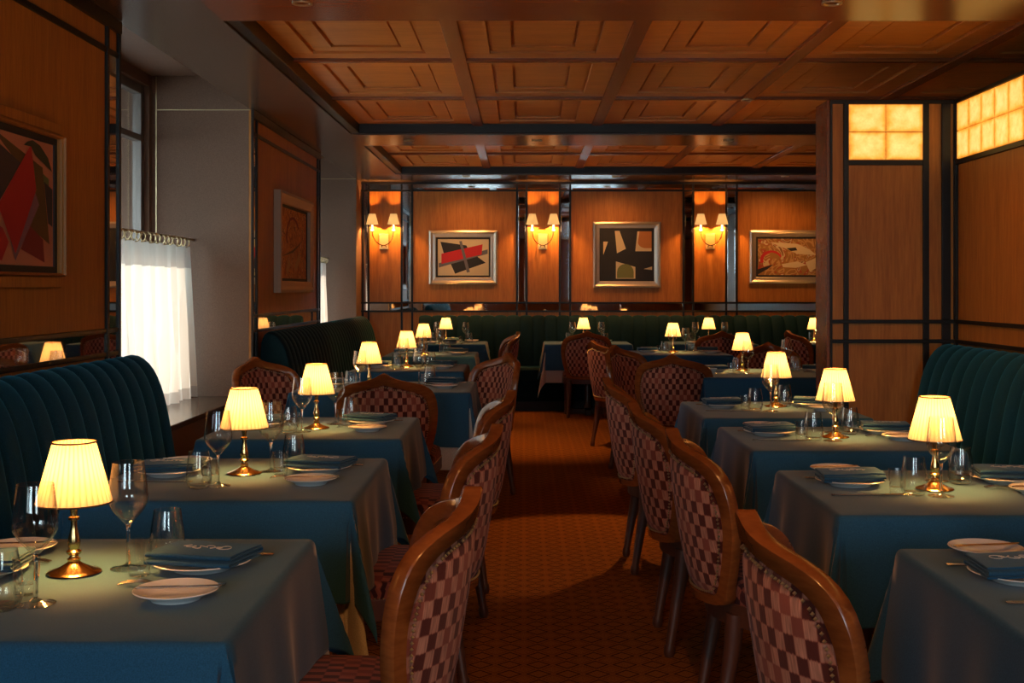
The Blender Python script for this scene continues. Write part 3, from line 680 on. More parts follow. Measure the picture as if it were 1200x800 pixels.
# ------------------------------------------------------------------ wall sconces
def sconce(x, label):
    zc = EYE + (338-283)*YB/1400
    root = thing('wall_sconce', label, 'wall lamp', (x, YB-0.007, zc), 0, 'twin-shade sconces on the back wall')
    MB().box(-0.05, 0.05, -0.012, 0.0, -0.085, 0.085).build('wall_plate', 'satin_brass', root, bevel=0.004)
    for s in (-1, 1):
        pts = []
        for k in range(15):
            t_ = k/14; a = -PI*0.62 + t_*PI*0.62
            pts.append((s*(-0.02+0.02*0+0.135*math.sin(t_*PI/2)**0.9 - 0.0 + 0.0) , -0.02-0.075*math.sin(t_*PI/2), -0.045+0.165*(t_**1.9)))
        MB().tube([(s*-0.025, -0.012, -0.06)]+pts, 0.0055, 8).build('arm', 'brass', root, smooth=True)
        x_, y_, z_ = pts[-1]
        MB().lathe([(0.003, -0.01), (0.018, -0.004), (0.02, 0.004), (0.009, 0.008), (0.009, 0.055)], 16, (x_, y_, z_)).build('candle_tube', 'frosted_bulb', root, smooth=True)
        sh = MB().lathe([(0.066, 0.062), (0.036, 0.175)], 32, (x_, y_, z_)); sh.f = sh.f[:32]; sh.uv = [[(k, 0), (k+1, 0), (k+1, 1), (k, 1)] for k in range(32)]; sh.mi = sh.mi[:32]
        o = sh.build('lamp_shade', 'sconce_shade', root, smooth=True); so = o.modifiers.new('s', 'SOLIDIFY'); so.thickness = 0.0015
        l = bpy.data.lights.new('sconce_light', 'POINT'); l.energy = 20.0; l.color = (1.0, 0.46, 0.12); l.shadow_soft_size = 0.012
        lo = bpy.data.objects.new('sconce_light', l); COL.objects.link(lo); lo.parent = root; lo.location = (x_, y_, z_+0.105)
    return root
sconce(px(450), 'brass twin-shade wall sconce left of the red-bar painting')
sconce(px(636), 'brass twin-shade wall sconce between red-bar and dark paintings')
sconce(px(832), 'brass twin-shade wall sconce right of the dark painting')

# ------------------------------------------------------------------ dining chair
def chair_proto():
    root = thing('dining_chair', 'chair', 'chair', (0, 0, 0), 0, 'checkered spoon-back dining chairs')
    Ro = [(0,.870),(.020,.861),(.045,.846),(.083,.833),(.124,.823),(.165,.811),(.203,.790),(.227,.758),(.239,.712),(.241,.655),(.236,.595),(.225,.535),(.210,.480),(.196,.435),(.185,.400),(.12,.385),(0,.382)]
    Ri = [(0,.800),(.020,.794),(.045,.786),(.078,.778),(.108,.770),(.140,.760),(.168,.742),(.186,.715),(.197,.675),(.199,.630),(.194,.580),(.184,.530),(.172,.485),(.158,.445),(.140,.420),(.09,.412),(0,.410)]
    Ri = [(w*1.045, z+(0.010 if z > 0.70 else 0)) for w, z in Ri]
    def full(R):
        P = [(w, z) for w, z in R]; P = P + [(-w, z) for w, z in reversed(R[1:-1])]
        # one Catmull-Rom subdivision pass keeping the peak crisp
        out = []; n = len(P)
        for i in range(n):
            p0, p1, p2, p3 = P[i-1], P[i], P[(i+1) % n], P[(i+2) % n]
            out.append(p1)
            if i == 0: p0 = (2*p1[0]-p2[0], 2*p1[1]-p2[1])
            if (i+1) % n == 0: p3 = (2*p2[0]-p1[0], 2*p2[1]-p1[1])
            out.append(tuple((-p0[c]+9*p1[c]+9*p2[c]-p3[c])/16 for c in (0, 1)))
        return out
    O, I = full(Ro), full(Ri); n = len(O)
    def M(w, z, off=0.0):
        y = -0.250 + 0.115*(w/0.24)**2 - 0.16*(z-0.40)
        g = 2*0.115*w/(0.24**2); l_ = math.sqrt(1+g*g)      # offset along the surface normal
        return (w + off*g/l_*1.0*(-1) * -1 * -1, y + off/l_, z)
    th = 0.020
    def ring(A, B, f, off): return [M(a[0]*(1-f)+b_[0]*f, a[1]*(1-f)+b_[1]*f, off) for a, b_ in zip(A, B)]
    rings = [ring(O, I, 0.0, -th*0.82), ring(O, I, 0.0, th*0.82), ring(O, I, 0.07, th), ring(O, I, 0.86, th*0.92), ring(O, I, 1.0, th*0.55),
             ring(O, I, 1.0, -th*0.55), ring(O, I, 0.86, -th*0.92), ring(O, I, 0.07, -th)]
    vs = [p for r in rings for p in r]; fs = []; R = len(rings)
    for i in range(R):
        j = (i+1) % R
        for k in range(n): fs.append((i*n+k, i*n+(k+1) % n, j*n+(k+1) % n, j*n+k))
    MB().add(vs, fs).build('back_frame', 'chair_wood', root, smooth=True)
    # upholstered back, padded both ways
    for nm_, sg in (('backrest', -1), ('back_cushion', 1)):
        vs = []; fs = []; uvs = []; C = (0.0, 0.60); K = 8; flat = []
        for r in range(K+1):
            s_ = r/K
            for k in range(n):
                w = I[k][0]*(1-s_)+C[0]*s_; z = I[k][1]*(1-s_)+C[1]*s_
                pad = 0.006 + 0.020*math.sqrt(max(0, 1-(1-s_)**3)); vs.append(M(w, z, sg*pad)); flat.append((w, z))
        for r in range(K):
            for k in range(n):
                f_ = (r*n+k, r*n+(k+1) % n, (r+1)*n+(k+1) % n, (r+1)*n+k); fs.append(f_); uvs.append([(flat[i][0]*1.1, flat[i][1]) for i in f_])
        MB().add(vs, fs, uvs).build(nm_, 'checker_fabric', root, smooth=True)
    # nailheads along the inner frame edge, front and back
    nb = MB()
    def stud(p, r):
        x, y, z = p; nb.add([(x+r,y,z),(x-r,y,z),(x,y+r,z),(x,y-r,z),(x,y,z+r),(x,y,z-r)], [(0,2,4),(2,1,4),(1,3,4),(3,0,4),(2,0,5),(1,2,5),(3,1,5),(0,3,5)])
    per = 0; last = None; step = 0.0115
    dense = []
    for k in range(n):
        a, b_ = I[k], I[(k+1) % n]; l_ = math.hypot(b_[0]-a[0], b_[1]-a[1]); m_ = max(1, round(l_/step))
        for t_ in range(m_): dense.append((a[0]+(b_[0]-a[0])*t_/m_, a[1]+(b_[1]-a[1])*t_/m_))
    for (w, z) in dense:
        cw, cz = w*0.962, 0.60+(z-0.60)*0.962
        for sg in (-1, 1): stud(M(cw, cz, sg*0.0160), 0.0044)
    nb.build('nailhead_trim', 'old_brass', root, smooth=True)
    # seat
    def outline(g=0.0):
        P = []
        for k in range(13):
            w = -0.225+0.45*k/12; P.append((w*(1+g*4), -0.222+0.115*(w/0.24)**2 - g))
        for k in range(1, 7): P.append((0.225+0.018*k/6+g, -0.12+0.30*k/6))
        for k in range(1, 6):
            a = k/6*PI/2; P.append((0.243-0.05*(1-math.cos(a))+g, 0.18+0.05*math.sin(a)+g))
        for k in range(9): P.append((0.193-0.386*k/8, 0.232+0.012*math.cos((k/8-0.5)*PI)+g))
        for k in range(1, 6):
            a = PI/2-k/6*PI/2; P.append((-0.243+0.05*(1-math.cos(a))-g, 0.18+0.05*math.sin(a)+g))
        for k in range(6): P.append((-0.243+0.018*k/6-g, 0.18-0.30*k/6))
        return P
    Q = outline(); n2 = len(Q); cc = (0, 0.02); vs = []; fs = []; uvs = []; flat = []
    for (s_, z) in ((1.0, 0.395), (1.0, 0.425), (0.97, 0.447), (0.85, 0.460), (0.6, 0.468), (0.3, 0.471), (0.02, 0.472)):
        for (x, y) in Q:
            vs.append((cc[0]+(x-cc[0])*s_, cc[1]+(y-cc[1])*s_, z)); flat.append((vs[-1][0]*1.1, vs[-1][1] + (0.46-z)*(1 if y > 0 else -1)))
    for r in range(6):
        for k in range(n2):
            f_ = (r*n2+k, r*n2+(k+1) % n2, (r+1)*n2+(k+1) % n2, (r+1)*n2+k); fs.append(f_); uvs.append([flat[i] for i in f_])
    fs.append(tuple(range(6*n2, 7*n2))); uvs.append([flat[i] for i in range(6*n2, 7*n2)])
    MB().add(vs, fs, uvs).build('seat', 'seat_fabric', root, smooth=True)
    G = outline(0.004); vs = []; fs = []
    for z, g in ((0.335, -0.004), (0.34, 0), (0.392, 0), (0.397, -0.004)):
        vs += [(x*(1+g), y*(1+g), z) for x, y in G]
    for r in range(3):
        for k in range(n2): fs.append((r*n2+k, r*n2+(k+1) % n2, (r+1)*n2+(k+1) % n2, (r+1)*n2+k))
    fs.append(tuple(range(n2))); fs.append(tuple(range(3*n2, 4*n2)))
    MB().add(vs, fs).build('seat_rail', 'leg_wood', root)
    nb = MB()
    for k in range(n2):
        a, b_ = G[k], G[(k+1) % n2]; l_ = math.hypot(b_[0]-a[0], b_[1]-a[1]); m_ = max(1, round(l_/0.014))
        if a[1] < -0.14 and abs(a[0]) < 0.2: continue
        for t_ in range(m_): stud((a[0]+(b_[0]-a[0])*t_/m_, a[1]+(b_[1]-a[1])*t_/m_, 0.399), 0.0034)
    nb.build('seat_nailheads', 'old_brass', root, smooth=True)
    for s in (-1, 1):
        MB().tube([(s*0.185, 0.185, 0.36), (s*0.187, 0.187, 0.30), (s*0.19, 0.192, 0.04), (s*0.19, 0.192, 0.035), (s*0.19, 0.192, 0.012), (s*0.19, 0.192, 0.0)], [0.025, 0.024, 0.014, 0.018, 0.018, 0.013], 12).build('leg', 'leg_wood', root, smooth=True)
        MB().tube([(s*0.168, -0.165, 0.37), (s*0.170, -0.172, 0.28), (s*0.183, -0.212, 0.04), (s*0.183, -0.213, 0.035), (s*0.183, -0.215, 0.012), (s*0.183, -0.216, 0.0)], [0.027, 0.025, 0.015, 0.019, 0.019, 0.014], 12).build('leg', 'leg_wood', root, smooth=True)
    return root
CH = chair_proto()
CHAIRS = [  # peak x, peak y, yaw degrees, label
    (-0.11, 2.48, 90, 'checkered spoon-back dining chair at the front left table'),
    (-0.086, 3.63, 90, 'checkered spoon-back dining chair on aisle side of second left table'),
    (-0.055, 4.84, 91, 'checkered spoon-back dining chair on aisle side of third left table'),
    (-0.68, 5.80, 0, 'dining chair with its back to the viewer before the fourth left table'),
    (-1.62, 7.20, -131, 'angled dining chair by the left bay window beside green banquette'),
    (-0.10, 7.64, 129, 'turned dining chair showing its inner back beyond the fourth left table'),
    (-0.06, 11.4, 98, 'farthest small dining chair on the left of the aisle'),
    (0.418, 2.22, -90, 'checkered spoon-back dining chair at the front right table'),
    (0.44, 3.52, -91, 'checkered spoon-back dining chair on aisle side of second right table'),
    (0.40, 4.34, -90, 'checkered spoon-back dining chair on aisle side of third right table'),
    (0.387, 5.53, -89, 'checkered spoon-back dining chair on aisle side of fourth right table'),
    (0.93, 7.50, -13, 'dining chair with its back to the viewer beyond fourth right table'),
    (0.66, 8.70, -131, 'turned dining chair showing its inner back left of fifth right table'),
    (0.55, 9.50, -62, 'slanted dining chair with long legs in the aisle near sixth right table'),
    (0.62, 11.70, 0, 'dining chair with its back to viewer at centre back-wall table'),
    (1.93, 11.65, 2, 'dining chair before the back-wall table under the right sconce'),
    (2.60, 11.75, -75, 'reddish dining chair seen edge-on beside the wooden screen'),
    (1.88, 9.20, 172, 'dining chair facing the viewer behind the fifth right table'),
]
for (X, Y, a, lab) in CHAIRS:
    th = math.radians(a); place(CH, (X-0.32*math.sin(th), Y+0.32*math.cos(th), 0), th, lab)

# ------------------------------------------------------------------ tables, cloths
ZTAB = 0.72
def cloth_mesh(W, D, drop, h, seed=0, splay=0.55, r=0.014, n=22, wv_=1.0):
    """square cloth laid on a W x D top at height h: flat top, sides falling, corners falling in a fold"""
    rg = random.Random(seed); ph = [rg.uniform(0, 6) for _ in range(8)]
    def axis(L):
        top = [(-L/2 + L*k/n) for k in range(n+1)]
        o = [0.004, 0.009, 0.015, 0.022, 0.035, 0.055, 0.08, 0.11, 0.14, 0.17, 0.20, 0.24, 0.28, 0.32, 0.36, 0.40]
        o = [v for v in o if v < drop-0.01]+[drop-0.006, drop]
        return [-L/2-v for v in reversed(o)] + top + [L/2+v for v in o]
    xs, ys = axis(W), axis(D); vs = []
    qr = r*PI/2
    def fall(o):                       # arc length past the edge -> (outward, downward)
        if o <= 0: return 0.0, 0.0
        if o < qr: a = o/r; return r*math.sin(a), r*(1-math.cos(a))
        return r, r+(o-qr)
    for y in ys:
        for x in xs:
            ox, oy = max(0, abs(x)-W/2), max(0, abs(y)-D/2); sx_, sy_ = (1 if x > 0 else -1), (1 if y > 0 else -1)
            bx, by = max(-W/2, min(W/2, x)), max(-D/2, min(D/2, y))
            if ox > 0 and oy > 0:
                rr = math.hypot(ox, oy); fi = math.atan2(oy, ox); out, dn = fall(rr)
                fold = math.sin(2*fi)**1.3*splay; hz = out + max(0, dn-r)*fold*0.62; dz = math.sqrt(max(0, dn*dn-(max(0, dn-r)*fold*0.62)**2))
                # direction swings from +x to +y through the diagonal
                ax_ = math.cos(fi)*1.0; ay_ = math.sin(fi)*1.0
                px_ = bx+sx_*(hz*(ax_*0.5+0.5*(math.cos(PI/4) if 0.05 < fi < 1.52 else ax_))); py_ = by+sy_*(hz*(ay_*0.5+0.5*(math.sin(PI/4) if 0.05 < fi < 1.52 else ay_)))
                k_ = 0.018*wv_*min(1, dn/0.25)
                px_ += sx_*k_*math.sin(2*fi*2+ph[0])*0.6; py_ += sy_*k_*math.cos(2*fi*2+ph[1])*0.6
                vs.append((px_, py_, h-dz))
            elif ox > 0 or oy > 0:
                o = ox or oy; out, dn = fall(o); k_ = min(1, dn/0.22)
                s_ = y if ox > 0 else x; L_ = D if ox > 0 else W
                e = 1-abs(s_)/(L_/2)                          # 0 at corner
                wv = 0.012*math.sin(s_*10+ph[2])*min(1, e*3)+0.007*math.sin(s_*25+ph[3])*min(1, e*3)+0.014+0.012*math.exp(-(e/0.16)**2)
                out += k_*(wv*wv_+0.006*(wv_ > 0.5))
                if ox > 0: vs.append((bx+sx_*out, by, h-dn))
                else: vs.append((bx, by+sy_*out, h-dn))
            else: vs.append((x, y, h + 0.0006*math.sin(x*31+ph[4])*math.sin(y*27+ph[5])))
    nx = len(xs); fs = [(j*nx+i, j*nx+i+1, (j+1)*nx+i+1, (j+1)*nx+i) for j in range(len(ys)-1) for i in range(nx-1)]
    return MB().add(vs, fs)
TABLES = [  # key, x0, x1, y0, y1, phrase, drop, white underlay, lamp
    ('L1', -1.21, -0.482, 1.90, 2.67, 'front left table', 0.255, True, (-0.885, 2.35)),
    ('L2', -1.21, -0.465, 3.16, 3.94, 'second left table', 0.27, True, (-0.845, 3.61)),
    ('L3', -1.21, -0.47, 4.45, 5.20, 'third left table', 0.26, False, (-0.83, 4.78)),
    ('L4', -1.26, -0.30, 6.45, 7.20, 'fourth left table', 0.30, True, (-0.87, 6.72)),
    ('L5', -1.18, -0.42, 8.08, 8.85, 'fifth left table', 0.27, False, (-0.835, 8.50)),
    ('L6', -1.16, -0.42, 9.86, 10.6, 'sixth left table', 0.27, False, (-0.86, 10.25)),
    ('L7', -1.10, -0.40, 12.03, 12.70, 'last left table', 0.26, False, (-0.81, 12.4)),
    ('R1', 0.815, 1.535, 1.85, 2.57, 'front right table', 0.29, False, (1.22, 2.15)),
    ('R2', 0.79, 1.52, 2.96, 3.68, 'second right table', 0.28, False, (1.145, 3.33)),
    ('R3', 0.80, 1.52, 4.13, 4.84, 'third right table', 0.27, False, (1.17, 4.49)),
    ('R4', 0.79, 1.50, 5.17, 5.92, 'fourth right table', 0.27, False, (1.195, 5.66)),
    ('R5', 1.14, 2.10, 7.54, 8.36, 'fifth right table', 0.30, False, (1.49, 8.15)),
    ('R6', 0.95, 1.75, 10.05, 10.8, 'sixth right table', 0.27, False, (1.31, 10.5)),
    ('R7', 0.22, 1.08, 12.03, 12.66, 'centre back-wall table', 0.27, True, (0.62, 12.45)),
    ('R8', 1.50, 2.35, 12.05, 12.66, 'back table under right sconce', 0.27, False, (1.92, 12.42)),
    ('R9', 2.80, 3.55, 12.0, 12.66, 'back table by wooden screen', 0.27, False, (3.0, 12.35)),
]
for k, (key, x0, x1, y0, y1, ph, drop, under, lamp) in enumerate(TABLES):
    W, D = x1-x0, y1-y0; cx_, cy_ = (x0+x1)/2, (y0+y1)/2
    t_ = thing('dining_table', 'wooden pedestal dining table under cloth, the ' + ph, 'table', (cx_, cy_, 0), 0, 'cloth-covered dining tables')
    MB().box(-W/2+0.012, W/2-0.012, -D/2+0.012, D/2-0.012, ZTAB-0.04, ZTAB-0.010).build('tabletop', 'dark_wood', t_, bevel=0.004)
    MB().lathe([(0.0, 0.06), (0.05, 0.06), (0.035, 0.10), (0.03, 0.4), (0.045, 0.66), (0.10, 0.679)], 20).build('pedestal', 'dark_wood', t_, smooth=True)
    back_row = key in ('L7', 'R7', 'R8', 'R9')
    b_ = MB(); b_.box(-0.19, 0.19, -0.03, 0.03, 0.0, 0.055); b_.box(-0.03, 0.03, -0.19, -0.03, 0.0, 0.055); b_.box(-0.03, 0.03, 0.03, 0.19, 0.0, 0.055)
    for c_ in [b_.build('base', 'dark_wood', t_, bevel=0.006)]+[c for c in kids(t_) if c.name.startswith('pedestal')]: c_.location.y = -0.11 if back_row else 0
    if under:
        tag(cloth_mesh(W-0.018, D-0.018, drop+0.12, ZTAB-0.006, k+50, 0.36, wv_=0.15).build('underlay_cloth', 'white_cloth', loc=(cx_, cy_, 0), smooth=True), 'white underlay cloth showing below blue cloth of the ' + ph, 'tablecloth', 'white underlay cloths')
    o = cloth_mesh(W, D, drop, ZTAB, k).build('tablecloth', 'blue_cloth', loc=(cx_, cy_, 0), smooth=True)
    so = o.modifiers.new('s', 'SOLIDIFY'); so.thickness = 0.0015; so.offset = -1
    tag(o, 'teal blue linen tablecloth draped over the ' + ph, 'tablecloth', 'teal blue tablecloths')

# ------------------------------------------------------------------ table lamp
def lamp_proto():
    root = thing('table_lamp', 'lamp', 'lamp', (0, 0, 0), 0, 'brass table lamps with pleated shades')
    MB().lathe([(0.0, 0.0), (0.050, 0.0), (0.052, 0.002), (0.050, 0.004), (0.040, 0.007), (0.026, 0.013), (0.014, 0.020), (0.010, 0.024), (0.0, 0.024)], 40).build('base', 'brass', root, smooth=True)
    st = [(0.0, 0.024), (0.012, 0.024), (0.013, 0.028), (0.009, 0.031), (0.0085, 0.035), (0.014, 0.039), (0.0145, 0.043), (0.010, 0.047), (0.012, 0.056), (0.0125, 0.062), (0.0085, 0.078), (0.0062, 0.094), (0.0062, 0.103), (0.0105, 0.105), (0.0105, 0.110), (0.0062, 0.112), (0.0075, 0.124), (0.010, 0.138), (0.010, 0.142), (0.004, 0.144), (0.004, 0.150), (0.0, 0.150)]
    MB().lathe(st, 28).build('stem', 'brass', root, smooth=True)
    n = 144; vs = []; fs = []; Z = [0.139, 0.170, 0.205, 0.235, 0.257]; uvs = []
    for z in Z:
        r = 0.0715 + (0.040-0.0715)*(z-0.139)/0.118
        for k in range(n):
            rr = r*(1 + 0.016*math.cos(2*PI*k/n*36)); a = 2*PI*k/n; vs.append((rr*math.cos(a), rr*math.sin(a), z))
    for i in range(len(Z)-1):
        for k in range(n): fs.append((i*n+k, i*n+(k+1) % n, (i+1)*n+(k+1) % n, (i+1)*n+k)); uvs.append([(k/4, 0), ((k+1)/4, 0), ((k+1)/4, 1), (k/4, 1)])
    MB().add(vs, fs, uvs).build('lamp_shade', 'pleated_shade', root, smooth=True)
    for r, z in ((0.073, 0.139), (0.0412, 0.257)): MB().tube([(r*math.cos(2*PI*k/48), r*math.sin(2*PI*k/48), z) for k in range(48)], 0.0017, 6, closed=True).build('shade_trim', 'shade_trim', root, smooth=True)
    MB().lathe([(0.0, 0.150), (0.008, 0.152), (0.014, 0.168), (0.012, 0.184), (0.0, 0.194)], 16).build('bulb', 'frosted_bulb', root, smooth=True)
    l = bpy.data.lights.new('lamp_light', 'POINT'); l.energy = 17.0; l.color = (1.0, 0.40, 0.08); l.shadow_soft_size = 0.034
    lo = bpy.data.objects.new('lamp_light', l); COL.objects.link(lo); lo.parent = root; lo.location = (0, 0, 0.200)
    return root
LAMP = lamp_proto()
for (key, x0, x1, y0, y1, ph, drop, under, lp) in TABLES:
    place(LAMP, (lp[0], lp[1], ZTAB+0.0012), 0, 'lit brass table lamp with pleated cream shade on the ' + ph)

# ------------------------------------------------------------------ tableware
def glass_proto(name, prof, label, cat, n=28, solid=()):
    fl = (lambda k, z: 1+0.045*(k % 2)*(1 if 0.001 < z < 0.03 else 0)) if name != 'wine_glass' else None
    b_ = MB().lathe(prof, n, rfun=fl)
    for i in range(len(prof)-1):
        if i in solid:
            for k in range(n): b_.mi[i*n+k] = 1
    o = b_.build(name, ['clear_glass', 'solid_glass'], smooth=True); return tag(o, label, cat)
WINE = glass_proto('wine_glass', [(0, 0.0), (0.034, 0.0), (0.035, 0.0015), (0.028, 0.003), (0.012, 0.006), (0.0042, 0.012), (0.0034, 0.03), (0.0034, 0.075), (0.0048, 0.088), (0.012, 0.096), (0.030, 0.116), (0.0385, 0.132), (0.0395, 0.146), (0.0365, 0.170), (0.0315, 0.213),
     (0.0305, 0.213), (0.0355, 0.170), (0.0382, 0.146), (0.037, 0.133), (0.029, 0.119), (0.011, 0.100), (0.0, 0.098)], 'w', 'glass', solid=(4, 5, 6, 7))
TUMB = glass_proto('water_tumbler', [(0, 0.0), (0.023, 0.0), (0.028, 0.004), (0.0345, 0.022), (0.036, 0.038), (0.0335, 0.066), (0.0275, 0.104), (0.0265, 0.104), (0.0322, 0.066), (0.0345, 0.038), (0.033, 0.024), (0.025, 0.010), (0.0, 0.009)], 't', 'glass')
VOTI = glass_proto('shot_glass', [(0, 0.0), (0.0185, 0.0), (0.020, 0.002), (0.0195, 0.010), (0.0205, 0.022), (0.0245, 0.068), (0.0232, 0.068), (0.018, 0.020), (0.0, 0.016)], 'v', 'glass')
def plate_proto(name, r):
    return MB().lathe([(0, 0.0), (r*0.58, 0.0), (r*0.60, 0.002), (r*0.64, 0.006), (r*0.98, 0.0165), (r, 0.018), (r*0.985, 0.0195), (r*0.66, 0.0095), (r*0.58, 0.006), (0, 0.0055)], 48).build(name, 'porcelain', smooth=True)
PLATE = tag(plate_proto('dinner_plate', 0.098), 'p', 'plate'); SIDE = tag(plate_proto('side_plate', 0.076), 's', 'plate')
def flat_prof(name, outline, z0, z1, cat, bend=None):
    b_ = MB(); n = len(outline); vs = []
    for z in (z0, z1):
        for (x, y) in outline: vs.append((x, y, z + (bend(x) if bend else 0)))
    b_.add(vs, [tuple(reversed(range(n))), tuple(range(n, 2*n))] + [(k, (k+1) % n, n+(k+1) % n, n+k) for k in range(n)])
    o = b_.build(name, 'steel', bevel=0.0008); return tag(o, name, cat)
# handle toward -x (towards the sitter), tip toward +x
KNIFE = flat_prof('table_knife', [(-0.108, -0.006), (-0.104, -0.008), (-0.03, -0.0055), (0.0, -0.005), (0.004, -0.009), (0.085, -0.009), (0.104, -0.004), (0.108, 0.004), (0.108, 0.006), (0.0, 0.005), (-0.03, 0.0055), (-0.104, 0.008), (-0.108, 0.006)], 0.001, 0.0042, 'knife')
BUTTER = flat_prof('butter_knife', [(-0.078, -0.005), (-0.075, -0.006), (-0.01, -0.004), (0.0, -0.007), (0.060, -0.007), (0.075, 0.0), (0.070, 0.004), (-0.01, 0.004), (-0.075, 0.006), (-0.078, 0.005)], 0.001, 0.0035, 'knife')
fo = [(-0.10, -0.006), (-0.097, -0.008), (-0.03, -0.0035), (0.035, -0.003), (0.05, -0.011), (0.062, -0.012), (0.100, -0.011), (0.100, -0.0085), (0.064, -0.0085), (0.064, -0.0045), (0.101, -0.0045), (0.101, -0.0015), (0.064, -0.0015), (0.064, 0.0015), (0.101, 0.0015), (0.101, 0.0045), (0.064, 0.0045), (0.064, 0.0085), (0.100, 0.0085), (0.100, 0.011), (0.062, 0.012), (0.05, 0.011), (0.035, 0.003), (-0.03, 0.0035), (-0.097, 0.008), (-0.10, 0.006)]
def fork_mesh():
    b_ = MB(); bend = lambda x: 0.006*max(0, math.sin((x-0.02)/0.085*PI)) if x > 0.02 else 0.0
    def quad(P):
        n = len(P); b_.add([(x, y, 0.001+bend(x)) for x, y in P]+[(x, y, 0.0035+bend(x)) for x, y in P], [tuple(reversed(range(n))), tuple(range(n, 2*n))]+[(k, (k+1) % n, n+(k+1) % n, n+k) for k in range(n)])
    quad([(-0.10, -0.006), (-0.097, -0.008), (-0.03, -0.0035), (0.035, -0.003), (0.035, 0.003), (-0.03, 0.0035), (-0.097, 0.008), (-0.10, 0.006)])
    quad([(0.035, -0.003), (0.05, -0.010), (0.064, -0.012), (0.064, 0.012), (0.05, 0.010), (0.035, 0.003)])
    for c in (-0.0095, -0.0032, 0.0032, 0.0095): quad([(0.064, c-0.0018), (0.085, c-0.0016), (0.101, c-0.001), (0.101, c+0.001), (0.085, c+0.0016), (0.064, c+0.0018)])
    return b_.build('dinner_fork', 'steel')
FORK = tag(fork_mesh(), 'f', 'fork')
def napkin_proto():
    root = thing('folded_napkin', 'napkin', 'napkin', (0, 0, 0))
    # folded strip profile in (y, z), swept along x
    c = []; hw = 0.062
    def half(y0, z0, z1, sgn):
        zc, r = (z0+z1)/2, (z1-z0)/2
        return [(y0+sgn*r*1.25*math.sin(PI*k/6), zc-r*math.cos(PI*k/6)) for k in range(7)]
    c += [(-hw+0.004, 0.002), (0, 0.002)] + half(hw, 0.002, 0.008, 1) + [(0, 0.0085)] + half(-hw, 0.008, 0.016, -1) + [(0, 0.0165)] + half(hw-0.004, 0.016, 0.0215, 1) + [(0, 0.0225), (-hw+0.002, 0.021)]
    n = len(c); th = 0.0019; vs = []; fs = []; xs = [-0.088, -0.084, -0.05, 0.0, 0.05, 0.084, 0.088]
    for x in xs:
        e = 1 if abs(x) < 0.086 else 0.75
        for s in (-1, 1):
            for k, (y, z) in enumerate(c):
                a = c[max(0, k-1)]; b_ = c[min(n-1, k+1)]; ty_, tz_ = b_[0]-a[0], b_[1]-a[1]; l_ = math.hypot(ty_, tz_) or 1
                vs.append((x + 0.12*y, y - tz_/l_*s*th*e, z + ty_/l_*s*th*e + 0.0015*math.sin(x*30)))
    m_ = 2*n
    for i in range(len(xs)-1):
        for k in range(n-1):
            fs.append((i*m_+k, i*m_+k+1, (i+1)*m_+k+1, (i+1)*m_+k)); fs.append((i*m_+n+k, (i+1)*m_+n+k, (i+1)*m_+n+k+1, i*m_+n+k+1))
        fs.append((i*m_, (i+1)*m_, (i+1)*m_+n, i*m_+n)); fs.append((i*m_+n-1, i*m_+2*n-1, (i+1)*m_+2*n-1, (i+1)*m_+n-1))
    for i in (0, len(xs)-1):
        for k in range(n-1): fs.append((i*m_+k, i*m_+k+1, i*m_+n+k+1, i*m_+n+k))
    MB().add(vs, fs).build('fabric', 'napkin_cloth', root, smooth=True)
    e = MB(); pts = []
    for k in range(70):
        t_ = k/69; pts.append((-0.040+0.082*t_+0.006*math.sin(t_*38), 0.002+0.008*math.sin(t_*31+0.5)+0.006*math.sin(t_*12), 0.0262))
    e.tube(pts, 0.0009, 5)
    e.tube([(-0.045+0.016*math.cos(a)*(1-a/14), 0.004+0.014*math.sin(a), 0.0262) for a in [k*0.25 for k in range(28)]], 0.0009, 5)
    e.build('embroidery', 'embroidery_thread', root, smooth=True)
    return root
NAP = napkin_proto()

def setting(phrase, side, px0, py0, ang, off):
    """plate centre (px0, py0); ang = direction the sitter faces; off: local (forward, right) of the pieces"""
    f = Vector((math.cos(ang), math.sin(ang))); r = Vector((math.sin(ang), -math.cos(ang)))
    z = ZTAB+0.0014
    def at(fo_, ri): p = Vector((px0, py0))+f*fo_+r*ri; return p
    j = lambda s=0.006: random.uniform(-s, s)
    tail = ' on the %s side of the %s' % (side, phrase)
    p = at(0, 0); place(PLATE, (p.x, p.y, z), 0, 'round white dinner plate'+tail, 'dinner plates')
    place(NAP, (p.x+j(), p.y+j(), z+0.0185), ang + off.get('nap', 0.0)+j(0.08), 'folded blue embroidered napkin'+tail, 'folded napkins')
    p = at(*off['side']); place(SIDE, (p.x, p.y, z), 0, 'small white side plate'+tail, 'side plates')
    place(BUTTER, (p.x+j(), p.y+j(), z+0.0200), ang+0.12+j(0.1), 'butter knife on side plate'+tail, 'butter knives')
    p = at(*off['knife']); place(KNIFE, (p.x, p.y, z), ang+j(0.03), 'long table knife'+tail, 'table knives')
    p = at(*off['fork']); place(FORK, (p.x, p.y, z), ang+j(0.03), 'silver dinner fork'+tail, 'dinner forks')
    p = at(*off['wine']); place(WINE, (p.x, p.y, z), 0, 'stemmed empty wine glass'+tail, 'wine glasses')
    p = at(*off['tumb']); place(TUMB, (p.x, p.y, z), 0, 'rounded clear water tumbler'+tail, 'water tumblers')
    p = at(*off['voti']); place(VOTI, (p.x, p.y, z), 0, 'small straight shot glass'+tail, 'shot glasses')
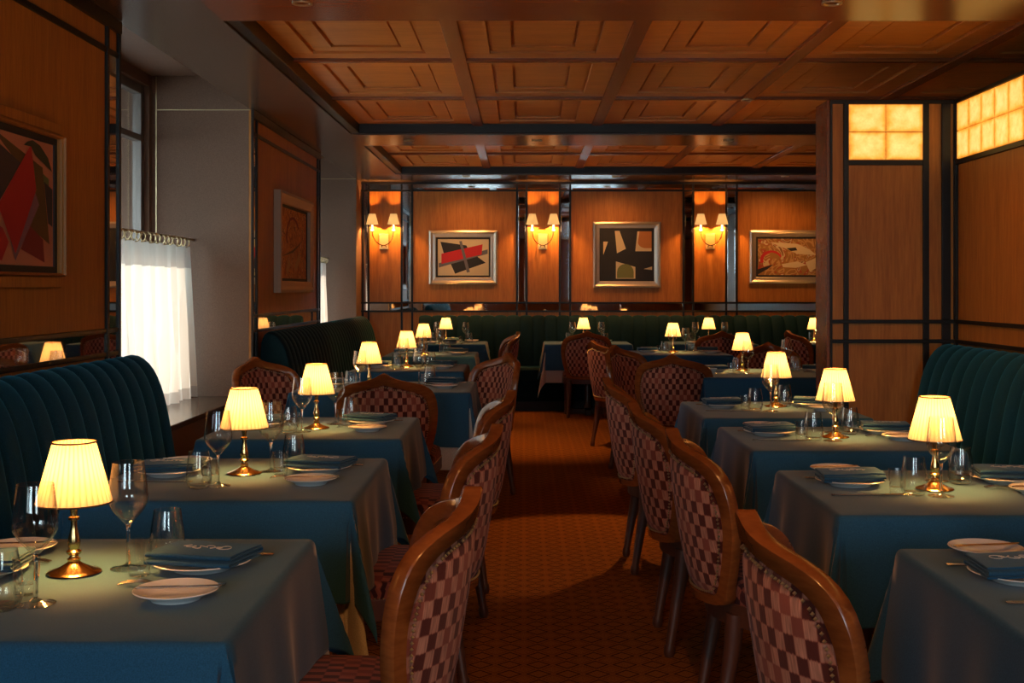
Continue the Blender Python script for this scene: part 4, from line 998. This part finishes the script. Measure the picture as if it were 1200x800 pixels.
LA = dict(side=(-0.015, -0.232), knife=(-0.01, 0.118), fork=(0.02, -0.135), wine=(0.148, 0.0), tumb=(0.092, 0.075), voti=(0.108, -0.055), nap=-0.15)
LB = dict(side=(0.0, -0.205), knife=(0.0, 0.13), fork=(0.0, -0.115), wine=(0.20, 0.20), tumb=(0.155, 0.235), voti=(0.155, 0.13), nap=0.1)
RA = dict(side=(0.015, -0.215), knife=(0.01, 0.175), fork=(0.0, -0.118), wine=(0.195, 0.185), tumb=(0.128, 0.165), voti=(0.088, 0.150), nap=0.15)
RB = dict(side=(-0.01, -0.20), knife=(0.0, 0.115), fork=(0.0, -0.11), wine=(0.19, 0.02), tumb=(0.14, -0.03), voti=(0.125, 0.045), nap=-0.1)
for (key, x0, x1, y0, y1, ph, drop, under, lp) in TABLES:
    cx_, cy_ = (x0+x1)/2, (y0+y1)/2
    if key in ('L1', 'L2', 'L3', 'L5', 'L6', 'L4'):
        e = 0.165
        setting(ph, 'aisle', x1-e+0.005, cy_+0.10, PI, LA); setting(ph, 'wall', x0+e-0.02, cy_+0.03, 0, LB)
    elif key in ('R1', 'R2', 'R3', 'R4', 'R5', 'R6'):
        setting(ph, 'aisle', x0+0.138, cy_+0.08, 0, RA); setting(ph, 'wall', x1-0.13, cy_+0.13, PI, RB)
    else:
        setting(ph, 'near', cx_+0.0, y0+0.125, PI/2, dict(side=(-0.0, -0.2), knife=(0, 0.12), fork=(0, -0.115), wine=(0.17, 0.15), tumb=(0.13, 0.19), voti=(0.13, 0.10), nap=0.1))
        setting(ph, 'back', cx_-0.0, y1-0.125, -PI/2, dict(side=(-0.0, -0.2), knife=(0, 0.12), fork=(0, -0.115), wine=(0.15, 0.15), tumb=(0.11, 0.19), voti=(0.11, 0.10), nap=0.1))

tag(MB().lathe([(0, 0), (0.018, 0), (0.02, 0.004), (0.036, 0.034), (0.038, 0.040), (0.035, 0.040), (0.018, 0.008), (0, 0.006)], 28).build('small_bowl', 'porcelain', loc=(1.22, 7.78, ZTAB+0.0014), smooth=True), 'small pale bowl near the left edge of the fifth right table', 'bowl')
